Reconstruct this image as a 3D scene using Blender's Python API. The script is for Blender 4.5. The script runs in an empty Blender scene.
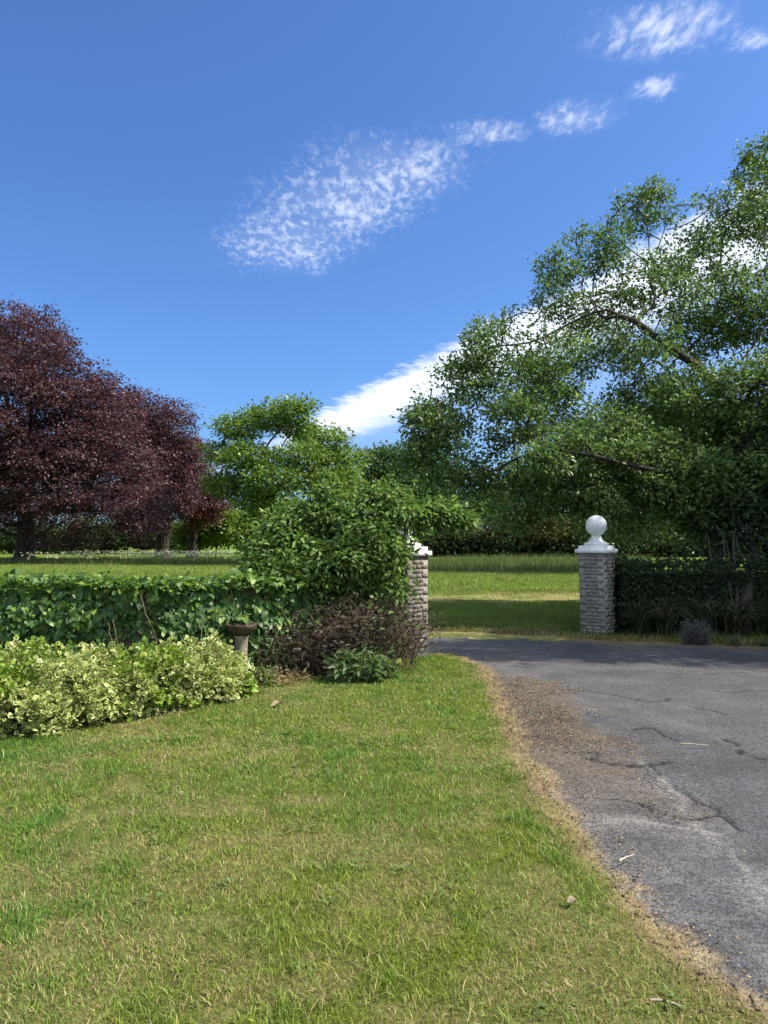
import bpy, math, random
import numpy as np
from mathutils import Vector

rng = np.random.default_rng(11)
random.seed(11)
C = bpy.context.scene
COL = C.collection
R = math.radians

# ------------------------------------------------------------------ camera, sky, sun, exposure
F = 739.0                                   # focal length in pixels of the 768 x 1024 frame
CAM_H, HORIZON = 1.6, 540.0
PITCH = math.atan((HORIZON - 512) / F)
cam_d = bpy.data.cameras.new('camera')
cam = bpy.data.objects.new('camera', cam_d)
COL.objects.link(cam)
cam.location = (0, 0, CAM_H)
cam.rotation_euler = (R(90) + PITCH, 0, 0)
cam_d.sensor_fit = 'VERTICAL'
cam_d.sensor_height = 36
cam_d.lens = F / 1024 * 36
cam_d.clip_end = 4000
cam_d.clip_start = 0.05
C.camera = cam

SUN_AZ = R(93)                              # clockwise from +Y (straight ahead) towards +X (right)
SUN_EL = R(49)
W = bpy.data.worlds.new('World')
C.world = W
W.use_nodes = True
sun_d = bpy.data.lights.new('sun', 'SUN')
sun_d.energy = 3.3
sun_d.angle = R(0.6)
sun_d.color = (1.0, 0.93, 0.82)
sun = bpy.data.objects.new('sun', sun_d)
COL.objects.link(sun)
sdir = Vector((math.sin(SUN_AZ) * math.cos(SUN_EL), math.cos(SUN_AZ) * math.cos(SUN_EL), math.sin(SUN_EL)))
sun.rotation_euler = sdir.to_track_quat('Z', 'Y').to_euler()
sun.location = sdir * 60

C.render.engine = 'CYCLES'
C.view_settings.view_transform = 'Standard'
C.view_settings.look = 'None'
C.view_settings.exposure = 1.36
C.view_settings.gamma = 1
C.view_settings.use_curve_mapping = False
cy = C.cycles
cy.max_bounces = 8
cy.diffuse_bounces = 5
cy.glossy_bounces = 2
cy.transmission_bounces = 4
cy.transparent_max_bounces = 4
cy.caustics_reflective = cy.caustics_refractive = False
cy.use_denoising = True
cy.use_adaptive_sampling = True
cy.adaptive_threshold = 0.02


class NT:
    """small helper round a node tree"""
    def __init__(s, tree):
        s.t = tree
        s.n = tree.nodes
        s.l = tree.links

    def new(s, typ, **kw):
        nd = s.n.new(typ)
        for k, v in kw.items():
            setattr(nd, k, v)
        return nd

    def put(s, sock, v):
        if isinstance(v, bpy.types.NodeSocket):
            s.l.new(v, sock)
        else:
            sock.default_value = v

    def m(s, op, a, b=0.0, c=None, clamp=False):
        nd = s.new('ShaderNodeMath', operation=op, use_clamp=clamp)
        s.put(nd.inputs[0], a)
        s.put(nd.inputs[1], b)
        if c is not None:
            s.put(nd.inputs[2], c)
        return nd.outputs[0]

    def ss(s, v, lo, hi, a=0.0, b=1.0):
        nd = s.new('ShaderNodeMapRange', interpolation_type='SMOOTHSTEP')
        s.put(nd.inputs[0], v)
        for i, q in enumerate((lo, hi, a, b)):
            s.put(nd.inputs[i + 1], q)
        return nd.outputs[0]

    def noise(s, vec, scale, detail=3.0, rough=0.5, dist=0.0):
        nd = s.new('ShaderNodeTexNoise')
        s.put(nd.inputs['Vector'], vec)
        nd.inputs['Scale'].default_value = scale
        nd.inputs['Detail'].default_value = detail
        nd.inputs['Roughness'].default_value = rough
        nd.inputs['Distortion'].default_value = dist
        return nd.outputs[0]

    def mix(s, fac, a, b, blend='MIX'):
        nd = s.new('ShaderNodeMix', data_type='RGBA', blend_type=blend)
        s.put(nd.inputs[0], fac)
        s.put(nd.inputs[6], a if isinstance(a, bpy.types.NodeSocket) else (*a, 1)[:4])
        s.put(nd.inputs[7], b if isinstance(b, bpy.types.NodeSocket) else (*b, 1)[:4])
        return nd.outputs[2]


def build_world():
    t = NT(W.node_tree)
    t.n.clear()
    out = t.new('ShaderNodeOutputWorld')
    bg = t.new('ShaderNodeBackground')
    bg.inputs[1].default_value = 0.076
    sky = t.new('ShaderNodeTexSky', sky_type='NISHITA')
    sky.sun_disc = False
    sky.sun_elevation = SUN_EL
    sky.sun_rotation = SUN_AZ
    sky.altitude = 50
    sky.air_density = 1.0
    sky.dust_density = 1.4
    sky.ozone_density = 3.0
    tc = t.new('ShaderNodeTexCoord')
    sep = t.new('ShaderNodeSeparateXYZ')
    t.l.new(tc.outputs['Generated'], sep.inputs[0])
    z = t.m('MAXIMUM', sep.outputs[2], 0.03)
    u = t.m('DIVIDE', sep.outputs[0], z)
    v = t.m('DIVIDE', sep.outputs[1], z)
    cmb = t.new('ShaderNodeCombineXYZ')
    t.l.new(u, cmb.inputs[0])
    t.l.new(v, cmb.inputs[1])
    p = cmb.outputs[0]
    cmb2 = t.new('ShaderNodeCombineXYZ')
    t.l.new(u, cmb2.inputs[0])
    t.l.new(t.m('MULTIPLY', v, .5), cmb2.inputs[1])
    p2 = cmb2.outputs[0]
    # a flat layer of cloud seen from below: s runs across its bands
    s = t.m('ADD', v, t.m('MULTIPLY', u, 2.386))

    def ell(cu, cv, ru, rv, rot=0.0):
        du, dv = t.m('SUBTRACT', u, cu), t.m('SUBTRACT', v, cv)
        c_, s_ = math.cos(rot), math.sin(rot)
        a = t.m('ADD', t.m('MULTIPLY', du, c_ / ru), t.m('MULTIPLY', dv, s_ / ru))
        b = t.m('ADD', t.m('MULTIPLY', du, -s_ / rv), t.m('MULTIPLY', dv, c_ / rv))
        return t.m('SUBTRACT', 1.0, t.m('SQRT', t.m('ADD', t.m('MULTIPLY', a, a), t.m('MULTIPLY', b, b))))

    mk = None
    for e in [(-.30, 2.44, .27, .38, 0.5), (-.12, 2.16, .28, .30, 0.5), (.02, 1.98, .26, .24, 0.4), (.25, 1.78, .12, .07, 0), (.46, 1.72, .12, .09, 0),
              (.54, 1.41, .17, .10, 0), (.60, 1.60, .06, .06, 0), (.73, 1.44, .06, .05, 0)]:
        q = ell(*e)
        mk = q if mk is None else t.m('MAXIMUM', mk, q)
    big = t.noise(p2, 6, 4, .6)
    cells = t.noise(p2, 42, 2.0, .5, .3)
    fine = t.noise(p2, 110, 3, .65, .3)
    w = t.m('ADD', t.m('MULTIPLY', mk, .52), t.m('MULTIPLY', t.m('SUBTRACT', cells, .5), 1.7))
    w = t.m('ADD', w, t.m('MULTIPLY', t.m('SUBTRACT', fine, .5), .7))
    w = t.m('ADD', w, t.m('MULTIPLY', t.m('SUBTRACT', big, .5), 1.5))
    cirro = t.m('MULTIPLY', t.ss(w, -.12, 1.15), t.ss(mk, -0.25, .55))
    cirro = t.m('MULTIPLY', cirro, .56)
    veil = t.m('MULTIPLY', t.ss(mk, .0, .9), .10)
    cirro = t.m('MAXIMUM', cirro, veil)
    wob = t.m('ADD', t.m('MULTIPLY', t.m('SUBTRACT', t.noise(p, 2.6, 5, .62), .5), 1.1),
              t.m('MULTIPLY', t.m('SUBTRACT', t.noise(p, 12, 5, .65), .5), .9))
    sw = t.m('ADD', s, wob)
    band = t.m('MULTIPLY', t.ss(sw, 4.35, 4.95), t.ss(sw, 5.5, 6.9, 1.0, 0.12))
    far = t.ss(v, 6.2, 8.0, 1.0, .35)
    band = t.m('MULTIPLY', t.m('MULTIPLY', band, far), .84)
    # unseen broken cloud added overhead and behind the viewer, fills shaded faces
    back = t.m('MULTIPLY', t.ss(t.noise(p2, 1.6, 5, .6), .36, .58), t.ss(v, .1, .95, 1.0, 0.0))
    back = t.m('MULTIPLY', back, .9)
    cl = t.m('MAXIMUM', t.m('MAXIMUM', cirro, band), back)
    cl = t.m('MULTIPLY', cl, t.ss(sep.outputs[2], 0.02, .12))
    hs = t.new('ShaderNodeHueSaturation')
    hs.inputs['Hue'].default_value = 0.5
    hs.inputs['Saturation'].default_value = 1.0
    hs.inputs['Value'].default_value = 1.0
    t.l.new(sky.outputs[0], hs.inputs['Color'])
    sky_c = t.mix(1.0, hs.outputs[0], (.475, .705, 1.03), 'MULTIPLY')
    col = t.mix(cl, sky_c, (6.4, 6.7, 7.2))
    t.l.new(col, bg.inputs[0])
    t.l.new(bg.outputs[0], out.inputs[0])


build_world()

# ------------------------------------------------------------------ helpers
SP, CP = math.sin(PITCH), math.cos(PITCH)


def ray(px, py):
    a, b = (px - 384) / F, (512 - py) / F
    return np.array((a, CP - b * SP, SP + b * CP))


def at(px, py, depth):
    """the point that far in front of the camera which the photograph shows at this pixel"""
    r = ray(px, py)
    return np.array((0, 0, CAM_H)) + r * (depth / r[1])


def gr(px, py):
    r = ray(px, py)
    p = np.array((0, 0, CAM_H)) + r * (-CAM_H / r[2])
    return p[:2]


_tab = np.random.default_rng(5).random((256, 256))


def vn(x, y):
    xi, yi = np.floor(x).astype(int), np.floor(y).astype(int)
    fx, fy = x - xi, y - yi
    fx, fy = fx * fx * (3 - 2 * fx), fy * fy * (3 - 2 * fy)
    g = lambda a, b: _tab[a & 255, b & 255]
    return (g(xi, yi) * (1 - fx) + g(xi + 1, yi) * fx) * (1 - fy) + (g(xi, yi + 1) * (1 - fx) + g(xi + 1, yi + 1) * fx) * fy


def fbm(x, y, sc=1.0, oct=4, off=0.0):
    r, a, tot = 0, 1.0, 0
    for i in range(oct):
        r = r + a * vn(x * sc + off + 17.3 * i, y * sc - off * .7 + 9.1 * i)
        tot += a
        a *= .55
        sc *= 2.03
    return r / tot


def sstep(lo, hi, x):
    t = np.clip((x - lo) / (hi - lo), 0, 1)
    return t * t * (3 - 2 * t)


def in_poly(x, y, poly):
    r = np.zeros(x.shape, bool)
    n = len(poly)
    for i in range(n):
        x0, y0 = poly[i]
        x1, y1 = poly[(i + 1) % n]
        if y0 == y1:
            continue
        c = ((y0 > y) != (y1 > y)) & (x < (x1 - x0) * (y - y0) / (y1 - y0) + x0)
        r ^= c
    return r


def d_line(x, y, pts):
    best = np.full(x.shape, 1e9)
    for (x0, y0), (x1, y1) in zip(pts[:-1], pts[1:]):
        dx, dy = x1 - x0, y1 - y0
        t = np.clip(((x - x0) * dx + (y - y0) * dy) / (dx * dx + dy * dy + 1e-12), 0, 1)
        best = np.minimum(best, np.hypot(x - x0 - t * dx, y - y0 - t * dy))
    return best


def raw_mesh(name, V, faces_list, colour=None, smooth=False):
    """V (n,3); faces_list: arrays (m,k) of indices; colour: list of (m,3) per-face colours or per-vertex (n,3)"""
    me = bpy.data.meshes.new(name)
    V = np.asarray(V, np.float32)
    me.vertices.add(len(V))
    me.vertices.foreach_set('co', V.ravel())
    faces_list = [np.asarray(f, np.int32) for f in faces_list]
    loops = np.concatenate([f.ravel() for f in faces_list])
    me.loops.add(len(loops))
    me.loops.foreach_set('vertex_index', loops)
    tot = np.concatenate([np.full(len(f), f.shape[1], np.int32) for f in faces_list])
    st = np.concatenate([[0], np.cumsum(tot)[:-1]]).astype(np.int32)
    me.polygons.add(len(tot))
    me.polygons.foreach_set('loop_start', st)
    if smooth:
        me.polygons.foreach_set('use_smooth', np.ones(len(tot), bool))
    if colour is not None:
        if isinstance(colour, list):
            c = np.concatenate(colour)
            dom = 'FACE'
        else:
            c, dom = colour, 'POINT'
        a = me.attributes.new('tint', 'FLOAT_COLOR', dom)
        a.data.foreach_set('color', np.concatenate([c, np.ones((len(c), 1))], 1).astype(np.float32).ravel())
    me.update(calc_edges=True)
    return me


def link(name, me, mat, parent=None, loc=None):
    o = bpy.data.objects.new(name, me)
    COL.objects.link(o)
    if mat:
        me.materials.append(mat)
    if parent:
        o.parent = parent
        o.location = -parent.location if loc is None else Vector(loc)   # meshes are written in world metres
    elif loc is not None:
        o.location = loc
    return o


def tag(o, label=None, cat=None, group=None, kind=None):
    for k, v in (('label', label), ('category', cat), ('group', group), ('kind', kind)):
        if v:
            o[k] = v
    return o


def empty(name, loc, label, cat, group=None):
    o = bpy.data.objects.new(name, None)
    COL.objects.link(o)
    o.location = loc
    o.empty_display_size = .3
    return tag(o, label, cat, group)


# ------------------------------------------------------------------ materials
def mat_new(name):
    m = bpy.data.materials.new(name)
    m.use_nodes = True
    t = NT(m.node_tree)
    t.n.clear()
    return m, t


def leaf_mat(name, trans=.38, rough=.45, spec=.35, tgain=(1.25, 1.35, .7), gain=1.0):
    m, t = mat_new(name)
    out = t.new('ShaderNodeOutputMaterial')
    at_ = t.new('ShaderNodeAttribute', attribute_name='tint')
    pb = t.new('ShaderNodeBsdfPrincipled')
    pb.inputs['Roughness'].default_value = rough
    pb.inputs['Specular IOR Level'].default_value = spec
    base = t.mix(1.0, at_.outputs['Color'], (gain, gain, gain), 'MULTIPLY')
    t.l.new(base, pb.inputs['Base Color'])
    tr = t.new('ShaderNodeBsdfTranslucent')
    t.l.new(t.mix(1.0, base, tgain, 'MULTIPLY'), tr.inputs[0])
    mx = t.new('ShaderNodeMixShader')
    mx.inputs[0].default_value = trans
    t.l.new(pb.outputs[0], mx.inputs[1])
    t.l.new(tr.outputs[0], mx.inputs[2])
    t.l.new(mx.outputs[0], out.inputs[0])
    return m


def attr_mat(name, rough=.9, spec=.2, nscale=40, amt=.25, bump=0.3, bscale=60, bdist=.01):
    """a rough surface: its own colours from the mesh, broken up by noise, with a bump"""
    m, t = mat_new(name)
    out = t.new('ShaderNodeOutputMaterial')
    at_ = t.new('ShaderNodeAttribute', attribute_name='tint')
    pb = t.new('ShaderNodeBsdfPrincipled')
    geo = t.new('ShaderNodeNewGeometry')
    pos = geo.outputs['Position']
    n = t.noise(pos, nscale, 5, .65)
    k = t.ss(n, .25, .75, 1 - amt, 1 + amt)
    cmb = t.new('ShaderNodeCombineColor')
    for i in range(3):
        t.l.new(k, cmb.inputs[i])
    t.l.new(t.mix(1.0, at_.outputs['Color'], cmb.outputs[0], 'MULTIPLY'), pb.inputs['Base Color'])
    pb.inputs['Roughness'].default_value = rough
    pb.inputs['Specular IOR Level'].default_value = spec
    if bump:
        b = t.new('ShaderNodeBump')
        b.inputs['Strength'].default_value = bump
        b.inputs['Distance'].default_value = bdist
        t.l.new(t.noise(pos, bscale, 5, .7), b.inputs['Height'])
        t.l.new(b.outputs[0], pb.inputs['Normal'])
    t.l.new(pb.outputs[0], out.inputs[0])
    return m


def plain_mat(name, c1, c2, scale=6, rough=.85, spec=.3, bump=.3, bscale=40, bdist=.01, stretch=None):
    m, t = mat_new(name)
    out = t.new('ShaderNodeOutputMaterial')
    pb = t.new('ShaderNodeBsdfPrincipled')
    geo = t.new('ShaderNodeNewGeometry')
    pos = geo.outputs['Position']
    if stretch:
        mp = t.new('ShaderNodeMapping')
        mp.inputs['Scale'].default_value = stretch
        t.l.new(pos, mp.inputs[0])
        pos = mp.outputs[0]
    n = t.ss(t.noise(pos, scale, 6, .65), .3, .7)
    t.l.new(t.mix(n, c1, c2), pb.inputs['Base Color'])
    pb.inputs['Roughness'].default_value = rough
    pb.inputs['Specular IOR Level'].default_value = spec
    b = t.new('ShaderNodeBump')
    b.inputs['Strength'].default_value = bump
    b.inputs['Distance'].default_value = bdist
    t.l.new(t.noise(pos, bscale, 5, .7), b.inputs['Height'])
    t.l.new(b.outputs[0], pb.inputs['Normal'])
    t.l.new(pb.outputs[0], out.inputs[0])
    return m


M_LEAF = leaf_mat('leaf', gain=1.5)
M_ELDER = leaf_mat('elder_leaf', trans=.35, rough=.5, spec=.3, gain=1.4)
M_VAR = leaf_mat('variegated_leaf', trans=.28, tgain=(1.0, 1.05, .85), rough=.4)
M_IVY = leaf_mat('glossy_leaf', trans=.3, rough=.45, spec=.35, gain=1.45)
M_BEECH = leaf_mat('purple_leaf', trans=.3, tgain=(1.3, .85, .85), rough=.45, spec=.3, gain=1.4)
M_GRASS = leaf_mat('grass_blade', trans=.35, rough=.5, spec=.3, tgain=(1.2, 1.25, .8))
M_OAKBARK = plain_mat('oak_bark', (.018, .015, .012), (.055, .047, .038), scale=8, bump=.8, bscale=14, bdist=.05)
M_BARK = plain_mat('bark', (.022, .018, .014), (.065, .055, .043), scale=8, bump=.8, bscale=14, bdist=.05, stretch=(1, 1, .25))
M_PALEBARK = plain_mat('pale_bark', (.10, .085, .065), (.22, .19, .15), scale=9, bump=.6, bscale=20, bdist=.02, stretch=(1, 1, .3))
M_DRY = attr_mat('dry_stem', rough=.9, nscale=30)
M_BRICK = attr_mat('weathered_brick', rough=.95, spec=.15, nscale=35, amt=.45, bump=.5, bscale=70, bdist=.008)
M_GROUND = attr_mat('turf_soil', rough=1, spec=.05, nscale=9, amt=.3, bump=.8, bscale=22, bdist=.05)
M_STONE = plain_mat('mossy_stone', (.16, .13, .09), (.33, .29, .22), scale=14, bump=.5, bscale=50)
M_WHITE = plain_mat('white_paint', (.60, .62, .62), (.80, .81, .82), scale=7, rough=.55, bump=.12, bscale=40, bdist=.004)


def asphalt_mat():
    m, t = mat_new('asphalt')
    out = t.new('ShaderNodeOutputMaterial')
    at_ = t.new('ShaderNodeAttribute', attribute_name='tint')
    pb = t.new('ShaderNodeBsdfPrincipled')
    pos = t.new('ShaderNodeNewGeometry').outputs['Position']
    vo = t.new('ShaderNodeTexVoronoi')
    vo.inputs['Scale'].default_value = 70
    t.l.new(pos, vo.inputs['Vector'])
    stone = t.new('ShaderNodeSeparateColor')
    t.l.new(vo.outputs['Color'], stone.inputs[0])
    k = t.ss(stone.outputs[0], 0, 1, .62, 1.4)
    k = t.m('MULTIPLY', k, t.ss(t.noise(pos, 2.2, 6, .6), .3, .7, .8, 1.18))
    cmb = t.new('ShaderNodeCombineColor')
    for i in range(3):
        t.l.new(k, cmb.inputs[i])
    t.l.new(t.mix(1.0, at_.outputs['Color'], cmb.outputs[0], 'MULTIPLY'), pb.inputs['Base Color'])
    pb.inputs['Roughness'].default_value = .82
    pb.inputs['Specular IOR Level'].default_value = .35
    b = t.new('ShaderNodeBump')
    b.inputs['Strength'].default_value = .9
    b.inputs['Distance'].default_value = .006
    t.l.new(t.m('SUBTRACT', 1.0, vo.outputs['Distance']), b.inputs['Height'])
    b2 = t.new('ShaderNodeBump')
    b2.inputs['Strength'].default_value = .5
    b2.inputs['Distance'].default_value = .02
    t.l.new(t.noise(pos, 9, 5, .7), b2.inputs['Height'])
    t.l.new(b.outputs[0], b2.inputs['Normal'])
    t.l.new(b2.outputs[0], pb.inputs['Normal'])
    t.l.new(pb.outputs[0], out.inputs[0])
    return m


M_ASPHALT = asphalt_mat()

# ------------------------------------------------------------------ ground, lawn, driveway
EDGE_PX = [(436, 655), (468, 660), (489, 672), (499, 695), (512, 725), (530, 760), (560, 805), (598, 855), (625, 890), (655, 925),
           (700, 970), (745, 1005), (800, 1045), (900, 1110)]
EDGE = [tuple(gr(*p)) for p in EDGE_PX]
FAR_EDGE = [tuple(gr(*p)) for p in [(180, 628), (300, 630), (430, 632), (520, 635), (585, 640), (640, 643), (768, 647), (900, 653), (1200, 664)]]
UNDER = [(x - .35, y - .1) for x, y in EDGE]
DRIVE = EDGE + [(9, 1.2), (14, 4), FAR_EDGE[-1]] + FAR_EDGE[::-1][1:] + [(-3.4, 11.2), (-.6, 10.6), (.2, 10.3), (.62, 9.95)]
LAWN = EDGE + [(2.6, 1.2), (-4, 1.2), (-8, 4.2), (-8, 7.2), (-3.5, 7.6), (-1.6, 8.5), (.1, 9.8), (.55, 9.9)]

MEADOW_G = np.array((.132, .188, .032))
LAWN_G = np.array((.190, .240, .048))
STRAW = np.array((.38, .315, .15))
SOIL = np.array((.10, .075, .05))
STRAW_E = np.array((.33, .25, .14))


def lawn_dry(x, y):
    d = fbm(x, y, 1.1, 5, 3.1)
    d2 = fbm(x, y, 5.5, 3, 8.0)
    near = sstep(5.5, 2.0, y) * .09 + sstep(1.0, -2.5, x) * .03
    return sstep(.43, .66, d * .52 + d2 * .48 + near)


def lawn_z(x, y):
    return .03 * (fbm(x, y, .8, 3, 20.) - .5) + .02 * (fbm(x, y, 3, 2, 4.) - .5) + .042


def grid(name, x0, x1, y0, y1, st, colf, zf, mat, poly=None, wob=0, keep=None):
    xs = np.arange(x0, x1 + st, st)
    ys = np.arange(y0, y1 + st, st)
    X, Y = np.meshgrid(xs, ys)
    X, Y = X.ravel(), Y.ravel()
    nx, ny = len(xs), len(ys)
    i = (np.arange(ny - 1)[:, None] * nx + np.arange(nx - 1)[None]).ravel()
    Fc = np.stack((i, i + 1, i + nx + 1, i + nx), 1)
    if poly is not None:
        wx = wob * (fbm(X, Y, 2.5, 4, 31.) - .5)
        wy = wob * (fbm(X, Y, 2.5, 4, 57.) - .5)
        ins = in_poly(X + wx, Y + wy, poly)
        if keep is not None:
            ins = ins & keep(X, Y)
        Fc = Fc[ins[Fc].all(1)]
        used = np.unique(Fc)
        mp = np.zeros(len(X), int)
        mp[used] = np.arange(len(used))
        Fc = mp[Fc]
        X, Y = X[used], Y[used]
    Z = zf(X, Y)
    me = raw_mesh(name, np.stack((X, Y, Z), 1), [Fc], colf(X, Y), smooth=True)
    return tag(link(name, me, mat), kind='structure')


def field_col(x, y):
    n = fbm(x, y, .35, 4, 2.)
    n2 = fbm(x, y, 2.2, 3, 12.)
    c = MEADOW_G[None] * (0.75 + .5 * n2[:, None]) * np.ones((len(x), 1))
    yy = y + (n - .5) * 5.5
    dry = sstep(18.2, 19.4, yy) * sstep(22.5, 20.6, yy) * sstep(.30, .6, n2 + .08) * sstep(-9, -3, x)
    dry = dry * (.35 + .65 * fbm(x, y * 2, 1.1, 4, 44.))
    dry = np.maximum(dry, .75 * sstep(.5, .72, n2) * sstep(14.3, 13.2, y + n2 * .8))
    verge = sstep(.9, .1, d_line(x, y, FAR_EDGE) + .5 * (n2 - .4))
    c = c * (1 - dry[:, None]) + (STRAW * .95)[None] * dry[:, None]
    c = c * (1 - verge[:, None] * .75) + (STRAW * .45 + SOIL * .5)[None] * verge[:, None] * .75
    return c


def flat_col(x, y):
    return MEADOW_G[None] * (0.7 + .6 * fbm(x, y, .08, 4)[:, None])


grid('ground', -600, 600, -300, 900, 12, flat_col, lambda x, y: np.full(len(x), -.03), M_GROUND)
grid('field', -30, 40, 8, 60, .2, field_col, lambda x, y: .012 + .035 * (fbm(x, y, .6, 3) - .5) * sstep(13, 16, y) - .05 * sstep(57, 60, y) - .012 * sstep(13, 11, y), M_GROUND)


def lawn_col(x, y):
    d = lawn_dry(x, y)[:, None]
    e = sstep(.22, .03, d_line(x, y, EDGE) + .22 * (fbm(x, y, 4, 3) - .5))[:, None]
    d = d * .45 + .05
    c = LAWN_G[None] * .45 * (1 - d) + STRAW[None] * .5 * d
    return c * (1 - e) + (STRAW_E * .8)[None] * e


grid('lawn', -8, 3.4, 1.2, 10.2, .05, lawn_col, lawn_z, M_GROUND, LAWN, .12)

CRACKS = [[(602, 800), (640, 803), (655, 812), (690, 822), (728, 818), (742, 832)], [(697, 805), (712, 808), (728, 820), (738, 824), (740, 832)],
          [(628, 730), (650, 728), (662, 738), (690, 744)], [(690, 708), (712, 712), (728, 716)], [(585, 760), (610, 765), (640, 768), (668, 764)],
          [(560, 690), (610, 695), (650, 704), (668, 700)], [(720, 740), (735, 745), (742, 756), (768, 760)], [(648, 765), (690, 800), (700, 808)],
          [(700, 690), (730, 694), (770, 690)], [(640, 672), (690, 676), (768, 672)]]
CRACKS_L = [[(640, 765), (660, 775), (668, 790), (684, 808), (690, 824), (700, 834), (722, 848), (748, 882), (768, 900)],
            [(600, 822), (640, 826), (690, 832), (716, 836)]]


def drive_parts(x, y):
    n = fbm(x, y, 1.1, 4, 7.)
    n2 = fbm(x, y, 7, 3, 3.)
    wx, wy = x + .12 * (fbm(x, y, 5, 3, 40.) - .5), y + .12 * (fbm(x, y, 5, 3, 66.) - .5)
    ck = np.full(x.shape, 9.)
    for c in CRACKS:
        ck = np.minimum(ck, d_line(wx, wy, [tuple(gr(*p)) for p in c]))
    cl = np.full(x.shape, 9.)
    for c in CRACKS_L:
        cl = np.minimum(cl, d_line(wx, wy, [tuple(gr(*p)) for p in c]))
    return n, n2, ck, cl


def drive_col(x, y):
    n, n2, ck, cl = drive_parts(x, y)
    c = np.array((.065, .065, .069))[None] * (.45 + .75 * n[:, None] + .35 * fbm(x * .5, y * 2.2, 1.0, 4, 88.)[:, None])
    rim = [tuple(gr(*p)) for p in CRACKS_L[0]]
    e = d_line(x, y, EDGE)
    # loose, stony strip beside the lawn, browned by leaf litter further back
    worn = sstep(1.0, .5, e + .6 * (n - .5))[:, None] * sstep(.35, .6, n2 * .6 + n * .4)[:, None]
    c = c * (1 - .35 * worn) + np.array((.15, .14, .13))[None] * .35 * worn
    ly = sstep(1.05, .5, e + 1.5 * (fbm(x, y, 3.2, 5, 71.) - .45))[:, None] * sstep(3.6, 5.6, y)[:, None] * sstep(9.3, 7.8, y)[:, None]
    c = c * (1 - .7 * ly) + (SOIL * 1.0)[None] * .7 * ly
    st = sstep(.12, .0, e + .3 * (n2 - .45))[:, None]
    c = c * (1 - .8 * st) + (STRAW_E * .75)[None] * .8 * st
    pale = sstep(.035, .004, cl + .035 * (n2 - .45))[:, None]
    c = c * (1 - .38 * pale) + np.array((.21, .20, .18))[None] * .38 * pale
    halo = sstep(.28, .02, cl)[:, None] * n2[:, None]
    c = c * (1 + .4 * halo)
    dk = sstep(.024, .009, ck + .014 * (n2 - .5))[:, None] * sstep(.2, .4, n2)[:, None]
    c = c * (1 - .85 * dk)
    f = sstep(.5, .05, d_line(x, y, FAR_EDGE) + .4 * (n2 - .5))[:, None]
    c = c * (1 - .7 * f) + (SOIL * 1.1 + STRAW * .2)[None] * .7 * f
    m = (sstep(.56, .68, n) * sstep(9.2, 10, y))[:, None]
    return c * (1 - .45 * m) + (SOIL * 1.2)[None] * .45 * m


def drive_z(x, y):
    n, n2, ck, cl = drive_parts(x, y)
    return .012 + .012 * (n - .5) - .012 * sstep(.03, .008, ck) * sstep(.25, .45, n2) + .004 * (n2 - .5) \
        + .012 * sstep(.04, -.02, cl)


fine = lambda x, y: (y < 9.6) & (x < 6.4)
grid('driveway', -.2, 6.8, 1.2, 9.8, .025, drive_col, drive_z, M_ASPHALT, UNDER + DRIVE[len(EDGE):], .12, fine)
far_drive = [p for p in DRIVE]
grid('drive_mouth', -6.2, 14, 1.2, 14.2, .1, drive_col, lambda x, y: drive_z(x, y) - .006, M_ASPHALT, UNDER + DRIVE[len(EDGE):], .12,
     lambda x, y: (y > 9.4) | (x > 6.3))


# ------------------------------------------------------------------ grass (uncountable: stuff)
def blades(name, P, H, Wd, colour, label, cat='grass', lean=.55, seg2=True, mat=None, parent=None):
    n = len(P)
    th = rng.random(n) * 2 * math.pi
    sd = np.stack((np.cos(th), np.sin(th), np.zeros(n)), 1) * Wd[:, None] * .5
    ph = rng.random(n) * 2 * math.pi
    ln = np.abs(rng.normal(0, lean, n)) * H
    off = np.stack((np.cos(ph) * ln, np.sin(ph) * ln, np.zeros(n)), 1)
    up = np.zeros((n, 3))
    up[:, 2] = H
    if seg2:
        V = np.stack((P - sd, P + sd, P + sd * .8 + off * .35 + up * .6, P - sd * .8 + off * .35 + up * .6, P + off + up * .92), 1).reshape(-1, 3)
        b = np.arange(n) * 5
        Fs = [np.stack((b, b + 1, b + 2, b + 3), 1), np.stack((b + 3, b + 2, b + 4), 1)]
        cs = [colour, colour]
    else:
        V = np.stack((P - sd, P + sd, P + off + up), 1).reshape(-1, 3)
        b = np.arange(n) * 3
        Fs = [np.stack((b, b + 1, b + 2), 1)]
        cs = [colour]
    me = raw_mesh(name, V, Fs, cs)
    o = link(name, me, mat or M_GRASS, parent)
    if not parent:
        tag(o, label, cat, kind='stuff')
    return o


def scatter(n, x0, x1, y0, y1):
    return rng.uniform(x0, x1, n), rng.uniform(y0, y1, n)


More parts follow.
